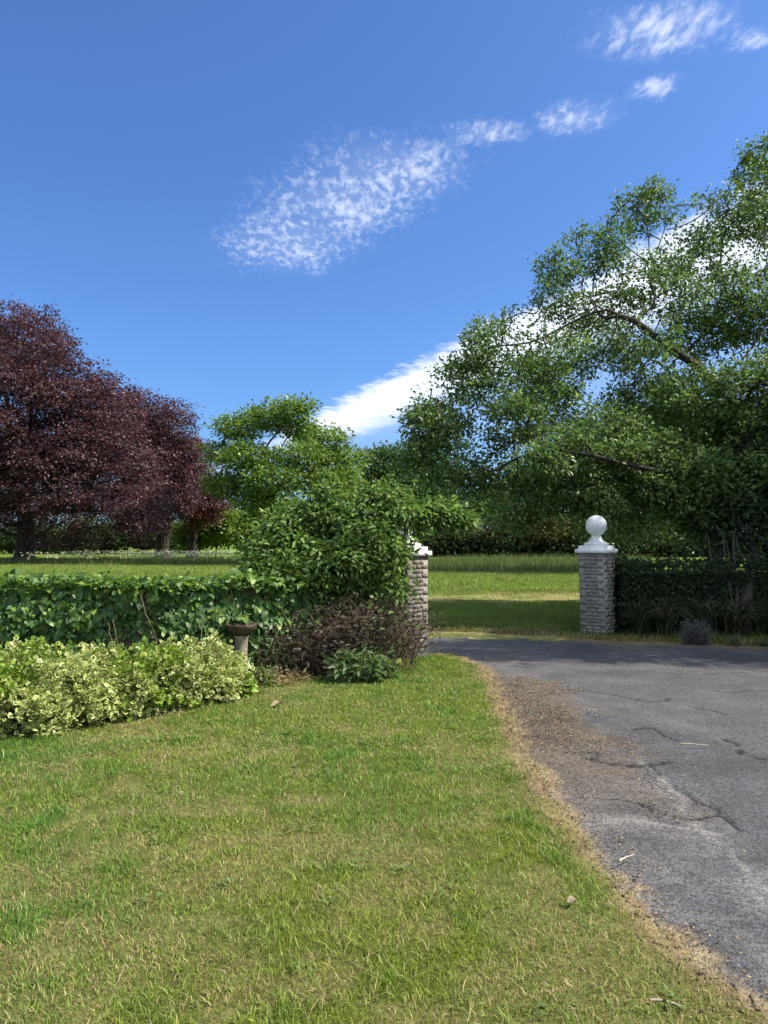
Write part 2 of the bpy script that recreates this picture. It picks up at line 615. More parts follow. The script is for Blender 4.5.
def lawn_blades():
    xs, ys = [], []
    for (y0, y1, dens) in [(1.9, 3.0, 21000), (3.0, 4.2, 15000), (4.2, 6, 8500), (6, 8, 5000), (8, 10.2, 3600)]:
        w0, w1 = -.56 * y1 - .3, .56 * y1 + .3
        w1 = min(w1, 2.8)
        n = int((w1 - w0) * (y1 - y0) * dens)
        x, y = scatter(n, w0, w1, y0, y1)
        wx = .14 * (fbm(x, y, 2.5, 4, 31.) - .5) + .10 * (fbm(x, y, 14, 2, 3.) - .5)
        k = in_poly(x + wx, y, LAWN)
        cl = fbm(x, y, 9, 2, 77.)
        k &= rng.random(n) < .55 + .9 * (cl - .3)
        e = d_line(x, y, EDGE)
        k &= rng.random(n) < .25 + .75 * sstep(.02, .3, e)
        xs.append(x[k])
        ys.append(y[k])
    x, y = np.concatenate(xs), np.concatenate(ys)
    n = len(x)
    z = lawn_z(x, y) - .004
    dry = lawn_dry(x, y)
    e = sstep(.22, .03, d_line(x, y, EDGE) + .2 * (fbm(x, y, 4, 3) - .5))
    tuft = sstep(.5, .75, fbm(x, y, 3.3, 3, 50.))
    H = (.016 + .026 * rng.random(n) ** 1.5) * (1 + .7 * tuft * (1 - dry)) * (1 - .25 * dry)
    far = sstep(3, 8, y)
    Wd = (.0028 + .0016 * rng.random(n)) * (1 + 1.0 * far)
    isdry = rng.random(n) < np.clip(.07 + .34 * dry + .6 * e, 0, .9)
    g = LAWN_G[None] * np.array((.96, 1.08, .9))[None] * (.5 + 1.1 * rng.random((n, 1)))
    hue = fbm(x, y, 1.3, 3, 90.)[:, None]
    g = g * np.where(hue > .5, 1, 1) * (1 + (hue - .5) * np.array((.9, .25, .1))[None])
    lush = tuft[:, None] * (1 - dry[:, None])
    g = g * (1 - .35 * lush * np.array((1, .35, .6))[None])
    s = STRAW[None] * (.6 + 1.0 * rng.random((n, 1)))
    s = s * np.where(e[:, None] > .3, STRAW_E / STRAW, 1.0)
    c = np.where(isdry[:, None], s, g)
    blades('lawn_grass', np.stack((x, y, z), 1), H, Wd, c, 'short mown lawn grass with straw coloured patches', lean=.9)


lawn_blades()


def lawn_weeds():
    x, y = scatter(150, -3, 1.8, 2.4, 8)
    k = in_poly(x, y, LAWN) & (np.abs(x) < .52 * y) & (d_line(x, y, EDGE) > .25) & (fbm(x, y, .9, 3, 19.) > .46)
    x, y = x[k], y[k]
    m = 16
    ids = np.repeat(np.arange(len(x)), m)
    r = .045 * np.sqrt(rng.random(len(ids)))
    a = rng.random(len(ids)) * 2 * math.pi
    P = np.stack((x[ids] + r * np.cos(a), y[ids] + r * np.sin(a), lawn_z(x, y)[ids] + .012 + .01 * rng.random(len(ids))), 1)
    D = np.stack((np.cos(a), np.sin(a), np.full(len(ids), .25)), 1)
    V, Fs, cs = leaf_cloud(P, D, .022, .013, 'ovate', None, np.array((.12, .185, .045)), .35, up=1.2, spread=.35, hue=.05)
    tag(link('lawn_weeds', raw_mesh('lawn_weeds', V, Fs, cs), M_GRASS), 'clover and small broad leaved weeds in the lawn', 'weeds', kind='stuff')


WEEDS = lawn_weeds


def field_blades():
    # mown strip beyond the gate
    xs, ys = [], []
    for y0, y1, dens in [(12.6, 16, 900), (16, 24, 420), (24, 36, 170), (36, 52, 70)]:
        x, y = scatter(int((y1 * .62 + y1 * .36) * (y1 - y0) * dens), -y1 * .62, y1 * .36, y0, y1)
        k = ~in_poly(x, y, DRIVE)
        k &= (rng.random(len(x)) < .35 + fbm(x, y, 1.2, 3, 8.)) & ((y < 36) | (x < -4))
        xs.append(x[k])
        ys.append(y[k])
    x, y = np.concatenate(xs), np.concatenate(ys)
    n = len(x)
    base = field_col(x, y)
    c = base * (.8 + .6 * rng.random((n, 1)))
    dr = rng.random(n) < .10
    c[dr] = STRAW * .9
    H = (.05 + .06 * rng.random(n)) * np.where(y > 24, 1.3, 1.0) * (1 - .5 * sstep(18.2, 19.4, y) * sstep(22.5, 20.6, y))
    blades('meadow_grass', np.stack((x, y, np.full(n, .0)), 1), H, .006 + .0007 * y * (.5 + rng.random(n)), c,
           'mown green meadow grass beyond the gateway', lean=.6, seg2=False)
    # uncut grass and cow parsley further out
    n = 52000
    y = 33 + 24 * rng.random(n) ** 1.2
    x = rng.uniform(-.60, .36, n) * y
    k = (fbm(x, y, .25, 3, 14.) + .012 * (y - 33) > .34)
    k &= y > 33.5 + 7 * fbm(x, y, .35, 4, 60.) * rng.random(n) ** .5
    k &= ~((x < -5) & (y < 47 + 5 * (fbm(x, y, .3, 3, 99.) - .5)))
    x, y = x[k], y[k]
    n = len(x)
    H = (.30 + .42 * rng.random(n)) * sstep(32, 42, y) * (.6 + .7 * fbm(x, y, .3, 3, 5.)) * np.where(x < -6, .75, 1.0)
    g = np.array((.085, .125, .035))[None] * (.7 + .65 * rng.random((n, 1)))
    dr = rng.random(n) < .16
    g[dr] = np.array((.25, .235, .12)) * (.7 + .6 * rng.random((dr.sum(), 1)))
    blades('tall_grass', np.stack((x, y, np.zeros(n)), 1), H, .02 + .03 * rng.random(n), g,
           'tall uncut grass going to seed along the back of the meadow', lean=.35, seg2=False)
    # white umbels
    n = 1900
    x = rng.uniform(-23, -7, n)
    y = rng.uniform(46, 57, n)
    k = fbm(x, y, .35, 3, 41.) > .48
    x, y = x[k], y[k]
    n = len(x)
    P = np.stack((x, y, .45 + .4 * rng.random(n)), 1)
    V, Fs, cs = leaf_cloud(np.repeat(P, 5, 0) + rng.normal(0, .05, (n * 5, 3)) * np.array((1, 1, .25)), None, .06, .05, 'diamond', None,
                           np.array((.62, .63, .56)), .15, up=1.0, spread=.5)
    st = np.stack((P - np.array((.006, 0, 0)), P + np.array((.006, 0, 0)), P * np.array((1, 1, 0))), 1).reshape(-1, 3)
    V2 = np.concatenate((V, st))
    b = len(V) + np.arange(n) * 3
    me = raw_mesh('cow_parsley', V2, Fs + [np.stack((b, b + 1, b + 2), 1)], cs + [np.tile(MEADOW_G, (n, 1))])
    tag(link('cow_parsley', me, M_GRASS), 'drift of white cow parsley in flower under the copper beeches', 'wildflowers', kind='stuff')


# ------------------------------------------------------------------ leaves, branches, plants
TEMPL = {
    'diamond': (np.array([(0, 0, 0), (.5, .45, .1), (0, 1, -.06), (-.5, .45, .1)], float), [np.array([(0, 1, 2), (0, 2, 3)])], [1.0]),
    'ovate': (np.array([(0, 0, 0), (.36, .18, .07), (.5, .45, .10), (.30, .78, .03), (0, 1, -.12), (-.30, .78, .03), (-.5, .45, .10), (-.36, .18, .07), (0, .5, 0)], float),
              [np.array([(0, 1, 2, 8), (8, 2, 3, 4), (0, 8, 6, 7), (8, 4, 5, 6)])], [1.0]),
    'ivy': (np.array([(0, 0, 0), (.30, -.16, .04), (.56, .16, .08), (.36, .36, .05), (.34, .62, .02), (0, 1.02, -.14), (-.34, .62, .02), (-.36, .36, .05), (-.56, .16, .08), (-.30, -.16, .04), (0, .5, .0)], float),
            [np.array([(0, 1, 2, 10), (10, 2, 3, 4), (0, 10, 8, 9), (10, 6, 7, 8)]), np.array([(10, 4, 5), (10, 5, 6)])], [1.0, 1.0]),
}


def norm(a):
    return a / (np.linalg.norm(a, axis=-1, keepdims=True) + 1e-9)


def leaf_cloud(P, D, ln, wd, templ, seed, colour, cvar, up=.8, spread=.6, droop=0.0, hue=.12):
    """leaves at P pointing along D (or anywhere), faces turned mostly up; returns verts, faces, colours"""
    n = len(P)
    d = rng.normal(0, 1, (n, 3))
    d[:, 2] *= .5
    d = norm(d)
    if D is not None:
        d = norm(D + d * spread * 1.4)
    d[:, 2] -= droop
    d = norm(d)
    nn = rng.normal(0, spread, (n, 3))
    nn[:, 2] += up
    nn = nn - (nn * d).sum(1)[:, None] * d
    nn = norm(nn)
    s = np.cross(d, nn)
    sc = (.7 + .6 * rng.random(n))[:, None, None]
    T, fl, fk = TEMPL[templ]
    V = P[:, None, :] + sc * (s[:, None, :] * (T[None, :, 0:1] * wd) + d[:, None, :] * (T[None, :, 1:2] * ln) + nn[:, None, :] * (T[None, :, 2:3] * ln))
    k = len(T)
    b = np.arange(n) * k
    colour = np.asarray(colour, float)
    if colour.ndim == 1:
        colour = np.tile(colour, (n, 1))
    c = colour * (1 + cvar * (rng.random((n, 1)) * 2 - 1)) * (1 + hue * rng.normal(0, 1, (n, 1)) * np.array((1, 0, -.4))[None])
    c = np.clip(c, .003, .95)
    Fs, cs = [], []
    for f in fl:
        Fs.append((b[:, None, None] + f[None]).reshape(-1, f.shape[1]))
        cs.append(np.repeat(c, len(f), 0))
    return V.reshape(-1, 3), Fs, cs


def grow(trunk, att, step, kill, infl, iters=90, jitter=.15, grav=0.0, limbs=()):
    """branches that grow towards scattered points of the crown"""
    nodes = [np.array(p, float) for p in trunk]
    par = [-1] + list(range(len(trunk) - 1))
    for lb in limbs:                                  # boughs laid out by hand
        k = int(np.argmin([np.linalg.norm(q - lb[0]) + (0 if q[2] < lb[0][2] + .05 else 5) for q in nodes]))
        for p in lb:
            if np.linalg.norm(p - nodes[k]) < .05:
                continue
            m = max(1, int(np.linalg.norm(p - nodes[k]) / .3))
            a0 = nodes[k].copy()
            for i in range(m):
                nodes.append(a0 + (p - a0) * (i + 1) / m + rng.normal(0, .05, 3))
                par.append(k)
                k = len(nodes) - 1
    N = np.array(nodes)
    A = att.copy()
    near = np.full(len(A), 0)
    dist = np.full(len(A), 1e9)

    def upd(i0):
        nonlocal near, dist
        for i in range(i0, len(nodes)):
            dd = np.linalg.norm(A - nodes[i], axis=1)
            m = dd < dist
            dist[m] = dd[m]
            near[m] = i
    upd(0)
    for it in range(iters):
        if not len(A):
            break
        m = dist < infl
        if not m.any():
            m = dist <= dist.min() + step
        idx = near[m]
        dv = norm(A[m] - np.array(nodes)[idx])
        u, inv = np.unique(idx, return_inverse=True)
        acc = np.zeros((len(u), 3))
        np.add.at(acc, inv, dv)
        i0 = len(nodes)
        for q, ni in enumerate(u):
            d = acc[q]
            d = d / (np.linalg.norm(d) + 1e-9) + rng.normal(0, jitter, 3)
            d[2] += grav
            d /= np.linalg.norm(d) + 1e-9
            nodes.append(nodes[ni] + d * step)
            par.append(int(ni))
        upd(i0)
        keep = dist > kill
        A, near, dist = A[keep], near[keep], dist[keep]
        if len(nodes) > 14000:
            break
    return np.array(nodes), np.array(par)


def limb_mesh(N, par, r0, trunk_r, flare=1.5, pw=2.2, minr=0.0, rexp=1.25):
    n = len(N)
    r = np.zeros(n)
    kids = [[] for _ in range(n)]
    for i in range(n - 1, 0, -1):
        kids[par[i]].append(i)
    for i in range(n - 1, -1, -1):
        if not kids[i]:
            r[i] = 1
        else:
            r[i] = sum(r[k] ** pw for k in kids[i]) ** (1 / pw)
    count = r ** pw
    rad = r0 + (trunk_r - r0) * np.clip((r - 1) / (r[0] - 1 + 1e-9), 0, 1) ** rexp
    V, Q = [], []
    nv = 0
    stack = [(0, -1)]
    while stack:
        s, pr = stack.pop()
        chain = ([pr] if pr >= 0 else []) + [s]
        cur = s
        while kids[cur]:
            ks = sorted(kids[cur], key=lambda k: -rad[k])
            for k in ks[1:]:
                stack.append((k, cur))
            cur = ks[0]
            chain.append(cur)
        if len(chain) < 2:
            continue
        P = N[chain].copy()
        rr = rad[chain].copy()
        if pr >= 0:
            rr[0] = min(rr[0], rr[1] * 1.15)
        elif flare:
            rr[0] *= flare
        if rr.max() < minr:
            continue
        if len(P) > 3:
            P[1:-1] = P[1:-1] * .5 + (P[:-2] + P[2:]) * .25
        k = 9 if rr.max() > .12 else (6 if rr.max() > .03 else 4)
        Tg = norm(np.gradient(P, axis=0))
        ref = np.array((.31, .95, .05)) if abs(Tg[0][2]) > .6 else np.array((0, 0, 1.))
        for j in range(len(P)):
            a = np.cross(Tg[j], ref)
            if np.linalg.norm(a) < .05:
                a = np.cross(Tg[j], np.array((1., 0, .2)))
            a = a / np.linalg.norm(a)
            b = np.cross(Tg[j], a)
            ang = np.arange(k) * 2 * math.pi / k
            wob = 1 + .12 * np.sin(ang * 3 + j * .7) * (1 if rr[j] > .1 else 0)
            V.append(P[j] + (np.cos(ang) * wob)[:, None] * a * rr[j] + (np.sin(ang) * wob)[:, None] * b * rr[j])
        for j in range(len(P) - 1):
            i = np.arange(k)
            Q.append(np.stack((nv + j * k + i, nv + j * k + (i + 1) % k, nv + (j + 1) * k + (i + 1) % k, nv + (j + 1) * k + i), 1))
        nv += len(P) * k
    return np.concatenate(V), np.concatenate(Q), rad, count


def lobe_points(lobes, n, shell=.45, flat=.75, gap=None):
    """points in a union of lumpy lobes (px, py, radius in px, depth[, weight])"""
    vol = np.array([(l[2] * l[3] / F) ** 2.2 * (l[4] if len(l) > 4 else 1) for l in lobes])
    cnt = rng.multinomial(n, vol / vol.sum())
    out = []
    for l, c in zip(lobes, cnt):
        ce = at(l[0], l[1], l[3])
        rad = l[2] * l[3] / F
        d = norm(rng.normal(0, 1, (c, 3)))
        rr = shell + (1 - shell) * rng.random(c) ** .6
        p = d * rr[:, None] * rad * (1 + .12 * rng.normal(0, 1, (c, 1)))
        p[:, 2] *= flat
        out.append(ce + p)
    P = np.concatenate(out)
    if gap:
        sc, thr = gap
        f = .5 * fbm(P[:, 0] + .6 * P[:, 1], P[:, 2] * 1.9 - .3 * P[:, 0], 1 / sc, 2, 13.) + .5 * fbm(P[:, 1] - .5 * P[:, 0] + 40, P[:, 2] * 1.9 + .4 * P[:, 1], 1 / sc, 2, 29.)
        P = P[f + rng.normal(0, .02, len(P)) > thr]
    return P[P[:, 2] > .15]


def plant(name, label, cat, base, trunk, lobes, natt, step, leaf, trunk_r, group=None, bark=None, leafmat=None, flat=.75, shell=.45,
          kill=None, infl=None, r0=None, shared=.25, crown='crown', stem='trunk', flare=1.5, extra=None, jitter=.15, grav=0, minz=.05, limbs=(), gap=None, rexp=1.25):
    """leaf: dict(n per twig end, sig, ln, wd, templ, col, cvar, up, spread, droop)"""
    root = empty(name, tuple(base), label, cat, group)
    att = lobe_points(lobes, natt, shell, flat, gap)
    kill = kill or step * 1.1
    infl = infl or step * 6
    N, par = grow(trunk, att, step, kill, infl, jitter=jitter, grav=grav, limbs=limbs)
    V, Q, rad, cnt = limb_mesh(N, par, r0 or step * .012, trunk_r, flare, rexp=rexp)
    me = raw_mesh(stem, V, [Q], smooth=True)
    link(stem, me, bark or M_BARK, root)
    # twig ends and the crown's own points both carry clusters of leaves
    dN = N[len(trunk):]
    tip = np.where(cnt <= leaf.get('tips', 1.5))[0]
    tip = tip[tip >= len(trunk)]
    TP = np.concatenate((N[tip], att))
    near = np.zeros(len(att), int)
    for q in range(0, len(att), 400):
        near[q:q + 400] = ((att[q:q + 400, None] - N[None]) ** 2).sum(2).argmin(1)
    TD = np.concatenate((norm(N[tip] - N[par[tip]]), norm(att - N[near] + norm(N[near] - N[np.maximum(par[near], 0)]) * .05)))
    TP[len(tip):] -= (att - N[near]) * .35
    k = leaf['n']
    ids = np.repeat(np.arange(len(TP)), k)
    sg = leaf['sig']
    off = rng.normal(0, 1, (len(ids), 3)) * sg * np.array((1, 1, leaf.get('vz', .7)))
    P = TP[ids] + off + TD[ids] * (rng.random((len(ids), 1)) * sg)
    D = norm(off) * .8 + TD[ids] * .5
    tip, d = np.arange(len(TP)), TD
    tone = (1 + leaf.get('clump', .22) * rng.normal(0, 1, len(tip)))[ids][:, None]
    col = np.array(leaf['col'])[None] * np.clip(tone, .5, 1.7)
    if 'alt' in leaf:
        sel = rng.random(len(tip))[ids] < leaf.get('altp', .3)
        col[sel] = (np.array(leaf['alt'])[None] * np.clip(tone, .5, 1.7))[sel]
    ok = P[:, 2] > minz
    P, D, col = P[ok], D[ok], col[ok]
    V, Fs, cs = leaf_cloud(P, D, leaf['ln'], leaf['wd'], leaf.get('templ', 'diamond'), None, col, leaf.get('cvar', .3), leaf.get('up', .8),
                           leaf.get('spread', .6), leaf.get('droop', .1), leaf.get('hue', .10))
    me = raw_mesh(crown, V, Fs, cs)
    link(crown, me, leafmat or M_LEAF, root)
    print(name, 'nodes', len(N), 'leaves', len(P))
    return root


field_blades()
WEEDS()


def trunk_line(px, depth, h, n=5, lean=(0, 0)):
    b = at(px, 540, depth)
    b[2] = -.05
    return [b + np.array((lean[0] * (i / n) ** 1.5, lean[1] * (i / n) ** 1.5, h * i / n)) + np.array((rng.normal(0, .03 * h / n), rng.normal(0, .03 * h / n), 0)) for i in range(n + 1)]


# ---- copper beeches
BLEAF = dict(n=30, sig=.38, vz=.3, ln=.20, wd=.125, col=(.058, .032, .039), alt=(.092, .049, .052), altp=.3, cvar=.4, up=.9, spread=.55, droop=.18, clump=.25)
tl = trunk_line(25, 54, 3.4)
plant('copper_beech', 'largest dark purple copper beech with a bare trunk at the left edge of the meadow', 'tree', tl[0], tl,
      [(18, 352, 50, 54), (-55, 340, 62, 55), (45, 375, 45, 52), (58, 412, 52, 52), (0, 420, 68, 51), (92, 432, 46, 52), (118, 462, 40, 51), (62, 480, 52, 50),
       (112, 505, 40, 50), (-60, 460, 80, 53), (138, 512, 30, 50), (90, 528, 28, 50), (0, 500, 40, 52), (35, 345, 36, 56), (60, 440, 50, 57), (108, 408, 36, 54), (85, 395, 32, 54), (140, 525, 26, 52), (60, 525, 30, 51), (75, 490, 40, 55), (30, 480, 44, 56), (110, 485, 36, 54), (10, 470, 60, 57),
       (-80, 400, 70, 60)], 5600, .62, BLEAF, .62, 'copper beeches in the meadow', leafmat=M_BEECH, flat=.95, grav=-.05, minz=1.1, gap=(1.8, .41))
tl = trunk_line(163, 62, 2.6)
plant('copper_beech', 'middle copper beech leaning against the largest one, dark forked trunk in the grass', 'tree', tl[0], tl,
      [(140, 425, 34, 62), (166, 428, 30, 61), (178, 455, 22, 61), (150, 470, 36, 60), (172, 490, 28, 60), (130, 450, 36, 63), (150, 510, 24, 60), (120, 420, 30, 64)],
      1500, .62, BLEAF, .55, 'copper beeches in the meadow', leafmat=M_BEECH, flat=.95)
tl = trunk_line(193, 66, 3.0)
plant('copper_beech', 'smallest copper beech on the right of the purple group, next to the pale green tree', 'tree', tl[0], tl,
      [(203, 484, 20, 65), (190, 500, 26, 65), (212, 503, 16, 64), (182, 470, 18, 66), (200, 515, 15, 64), (192, 455, 20, 65), (185, 480, 24, 64)], 750, .6,
      dict(BLEAF, col=(.075, .03, .028)), .4, 'copper beeches in the meadow', leafmat=M_BEECH, flat=.9)

# ---- green trees behind the hedge
GL = dict(n=13, sig=.36, vz=.3, ln=.26, wd=.15, col=(.080, .128, .030), alt=(.115, .160, .036), altp=.35, cvar=.35, up=.95, spread=.5, droop=.15, clump=.2)
tl = trunk_line(263, 50, 2.6, lean=(.5, 0))
plant('broadleaf_tree', 'yellowish green broadleaf tree in layered tiers beside the copper beeches', 'tree', tl[0], tl,
      [(238, 428, 22, 50), (268, 418, 20, 51), (290, 412, 20, 49), (302, 404, 10, 49), (322, 440, 22, 50), (342, 458, 20, 50), (335, 478, 22, 49), (248, 458, 26, 48), (300, 458, 26, 48),
       (222, 452, 17, 50), (228, 485, 20, 49), (322, 482, 24, 48), (276, 480, 26, 47), (300, 430, 16, 51), (255, 500, 20, 48), (345, 490, 16, 51)],
      1700, .5, GL, .36, flat=.55, shell=.55)
tl = trunk_line(392, 74, 3)
plant('broadleaf_tree', 'dark green round tree behind the meadow, just left of the oak crown', 'tree', tl[0], tl,
      [(385, 464, 22, 74), (370, 482, 16, 73), (402, 488, 24, 73), (418, 458, 22, 75), (382, 506, 24, 72), (430, 490, 24, 75), (408, 515, 22, 73), (365, 460, 9, 74)],
      1300, .62, dict(GL, n=14, ln=.32, wd=.2, col=(.042, .075, .024), alt=(.06, .098, .028), sig=.5, vz=.5), .4, flat=.85)


# ---- bushes at the back of the field
def bush(name, label, lobes, natt, step, leaf, **kw):
    px = np.mean([l[0] for l in lobes])
    dp = np.mean([l[3] for l in lobes])
    b = at(px, 540, dp)
    b[2] = -.05
    tr = [b, b + np.array((0, 0, step))]
    cat = kw.pop('cat', 'bush')
    return plant(name, label, cat, b, tr, lobes, natt, step, leaf, kw.pop('trunk_r', step * .12), crown=kw.pop('crown', 'foliage'),
                 stem='stem', flare=1.0, **kw)


G_B = 'bushes along the back of the meadow'
FL = dict(n=26, sig=.36, vz=.6, ln=.30, wd=.18, col=(.09, .14, .022), alt=(.12, .17, .03), altp=.3, cvar=.35, up=.7, spread=.7, clump=.2)
bush('meadow_bush', 'bright yellow green bush below the smallest copper beech', [(208, 528, 15, 68), (225, 520, 16, 68), (190, 535, 12, 68), (240, 530, 14, 67)], 420, .55, FL, group=G_B)
bush('meadow_bush', 'fresh green bush under the tiered tree, nearer the elder', [(262, 522, 18, 60), (285, 515, 18, 59), (248, 538, 14, 58), (300, 535, 14, 60)], 420, .5,
     dict(FL, col=(.07, .12, .02)), group=G_B)
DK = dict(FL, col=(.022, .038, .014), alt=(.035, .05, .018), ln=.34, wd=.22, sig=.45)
for lab, lb, lf in [
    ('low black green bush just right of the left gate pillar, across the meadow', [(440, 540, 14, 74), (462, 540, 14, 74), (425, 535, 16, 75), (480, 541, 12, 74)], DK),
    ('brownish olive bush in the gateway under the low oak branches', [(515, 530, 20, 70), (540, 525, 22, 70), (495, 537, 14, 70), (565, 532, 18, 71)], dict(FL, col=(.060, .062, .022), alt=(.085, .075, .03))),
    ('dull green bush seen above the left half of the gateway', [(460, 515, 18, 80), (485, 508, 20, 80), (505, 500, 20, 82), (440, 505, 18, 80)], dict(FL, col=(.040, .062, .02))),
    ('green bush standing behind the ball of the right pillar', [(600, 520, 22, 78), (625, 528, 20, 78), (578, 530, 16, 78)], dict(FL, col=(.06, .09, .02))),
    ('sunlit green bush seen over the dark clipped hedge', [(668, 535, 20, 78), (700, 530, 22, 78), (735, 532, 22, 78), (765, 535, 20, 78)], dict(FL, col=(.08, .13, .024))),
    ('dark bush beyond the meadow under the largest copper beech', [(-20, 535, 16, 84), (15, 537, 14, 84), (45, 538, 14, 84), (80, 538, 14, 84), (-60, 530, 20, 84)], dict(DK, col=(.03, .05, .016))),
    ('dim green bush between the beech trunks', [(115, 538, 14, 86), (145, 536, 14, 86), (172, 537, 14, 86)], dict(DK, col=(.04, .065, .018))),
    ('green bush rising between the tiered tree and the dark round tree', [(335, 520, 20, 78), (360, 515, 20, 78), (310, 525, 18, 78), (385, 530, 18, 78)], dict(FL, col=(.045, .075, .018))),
]:
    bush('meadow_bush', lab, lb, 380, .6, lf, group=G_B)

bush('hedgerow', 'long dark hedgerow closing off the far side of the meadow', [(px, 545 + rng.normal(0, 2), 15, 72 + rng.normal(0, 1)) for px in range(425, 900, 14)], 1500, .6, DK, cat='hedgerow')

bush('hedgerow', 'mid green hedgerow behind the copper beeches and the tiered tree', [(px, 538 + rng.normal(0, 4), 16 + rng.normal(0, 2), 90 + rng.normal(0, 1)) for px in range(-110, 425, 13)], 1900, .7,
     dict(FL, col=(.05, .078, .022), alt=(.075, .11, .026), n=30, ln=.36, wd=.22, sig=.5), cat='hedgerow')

# ---- the oak
tr = [np.array(p) for p in [(9.5, 16.9, -.05), (9.45, 16.8, .8), (9.4, 16.75, 1.6), (9.3, 16.7, 2.4), (9.2, 16.6, 3.2), (9.15, 16.5, 4.0)]]
OAK_L = [(l[0], l[1], l[2], l[3] - 1.8, (l[4] if len(l) > 4 else 1) * (1.7 if l[1] > 400 else 1)) for l in [(440, 425, 34, 17), (425, 462, 28, 17), (470, 375, 38, 17.5), (485, 345, 30, 17.5, .8), (505, 325, 18, 18, .7), (545, 365, 45, 17), (520, 420, 42, 16.5),
         (470, 470, 38, 16.5), (540, 480, 42, 16), (600, 440, 48, 16), (575, 305, 42, 18, .62), (555, 270, 22, 18.5, .62), (600, 248, 34, 18.5, .6), (640, 215, 30, 19, .6), (655, 200, 18, 19, .6),
         (640, 285, 48, 18, .6), (690, 260, 42, 19, .6), (735, 215, 42, 19, .6), (765, 165, 34, 19.5, .6), (800, 200, 60, 20, .7), (700, 330, 50, 18, .62), (640, 360, 48, 17, .8), (750, 300, 50, 18, .6),
         (700, 410, 50, 16.5, .9), (650, 470, 46, 15.8), (590, 500, 36, 15.5), (520, 515, 26, 15.5, .8), (700, 490, 44, 15.5), (760, 400, 60, 16), (840, 300, 90, 18, .8), (900, 400, 100, 17, .8),
         (640, 520, 24, 15.5, .8), (760, 480, 50, 15.5), (850, 480, 70, 14.5, .8), (950, 330, 110, 14, .8), (1080, 420, 110, 13, .8), (1000, 250, 120, 19, .7), (1150, 300, 130, 14, .7), (1300, 380, 130, 12, .7),
         (545, 400, 40, 20, .7), (650, 420, 50, 20, .7), (600, 340, 40, 21, .5), (740, 440, 50, 20, .6), (1086, 215, 130, 12.8, .7), (1200, 200, 150, 12.6, .7), (1060, 310, 110, 13.2, .8), (1000, 150, 120, 12.6, .8), (600, 460, 22, 15, .8), (655, 482, 22, 15.1, .8), (545, 456, 24, 14.8, .8), (705, 478, 22, 15.6, .8), (580, 440, 16, 14.9, .7), (630, 448, 16, 15, .7)]]
OAK_LIMBS = [[at(*p) for p in l] for l in [
    [(800, 462, 15.9), (745, 470, 14.6), (690, 473, 13.7), (655, 470, 13.2), (620, 460, 13.0), (590, 454, 12.9), (560, 450, 12.9), (530, 455, 13.1), (500, 464, 13.3)],
    [(785, 440, 15.8), (751, 419, 15.2), (720, 398, 14.9), (711, 377, 14.9), (690, 362, 14.9), (676, 354, 15), (644, 331, 15), (606, 306, 15)]]]
plant('oak_tree', 'large spreading oak with long low limbs over the right gate pillar', 'tree', tr[0], tr, OAK_L, 16500, .30,
      dict(n=21, sig=.10, vz=.75, ln=.092, wd=.05, tips=1.6, col=(.066, .105, .038), alt=(.095, .14, .044), altp=.35, cvar=.35, up=.75, spread=.7, droop=.15, clump=.22),
      .36, flat=.85, shell=.25, infl=1.9, r0=.013, jitter=.25, limbs=OAK_LIMBS, gap=(.42, .44), rexp=1.7, bark=M_OAKBARK)

tl = trunk_line(715, 36, 3)
plant('broadleaf_tree', 'dense green tree in the meadow seen through the low branches of the oak', 'tree', tl[0], tl,
      [(540, 490, 26, 37), (575, 465, 34, 37), (620, 480, 40, 36), (660, 450, 44, 37), (700, 480, 44, 36), (740, 455, 50, 37), (600, 515, 28, 36), (650, 515, 32, 35.5), (700, 520, 26, 36), (500, 505, 22, 38), (780, 490, 60, 37)],
      1500, .5, dict(GL, n=13, ln=.26, wd=.16, col=(.05, .082, .024), alt=(.075, .11, .03), sig=.42, vz=.5), .35, flat=.85, shell=.4)

# ------------------------------------------------------------------ gate pillars
YAW = R(49)
BR = rng


def box_v(cx, cy, cz, sx, sy, sz, jit=0.0):
    s = np.array([(a, b, c) for c in (-.5, .5) for b in (-.5, .5) for a in (-.5, .5)])
    return np.array((cx, cy, cz)) + s * np.array((sx, sy, sz)) + BR.normal(0, jit, (8, 3)) * (jit > 0)


BOXF = np.array([(0, 2, 3, 1), (4, 5, 7, 6), (0, 1, 5, 4), (2, 6, 7, 3), (0, 4, 6, 2), (1, 3, 7, 5)])


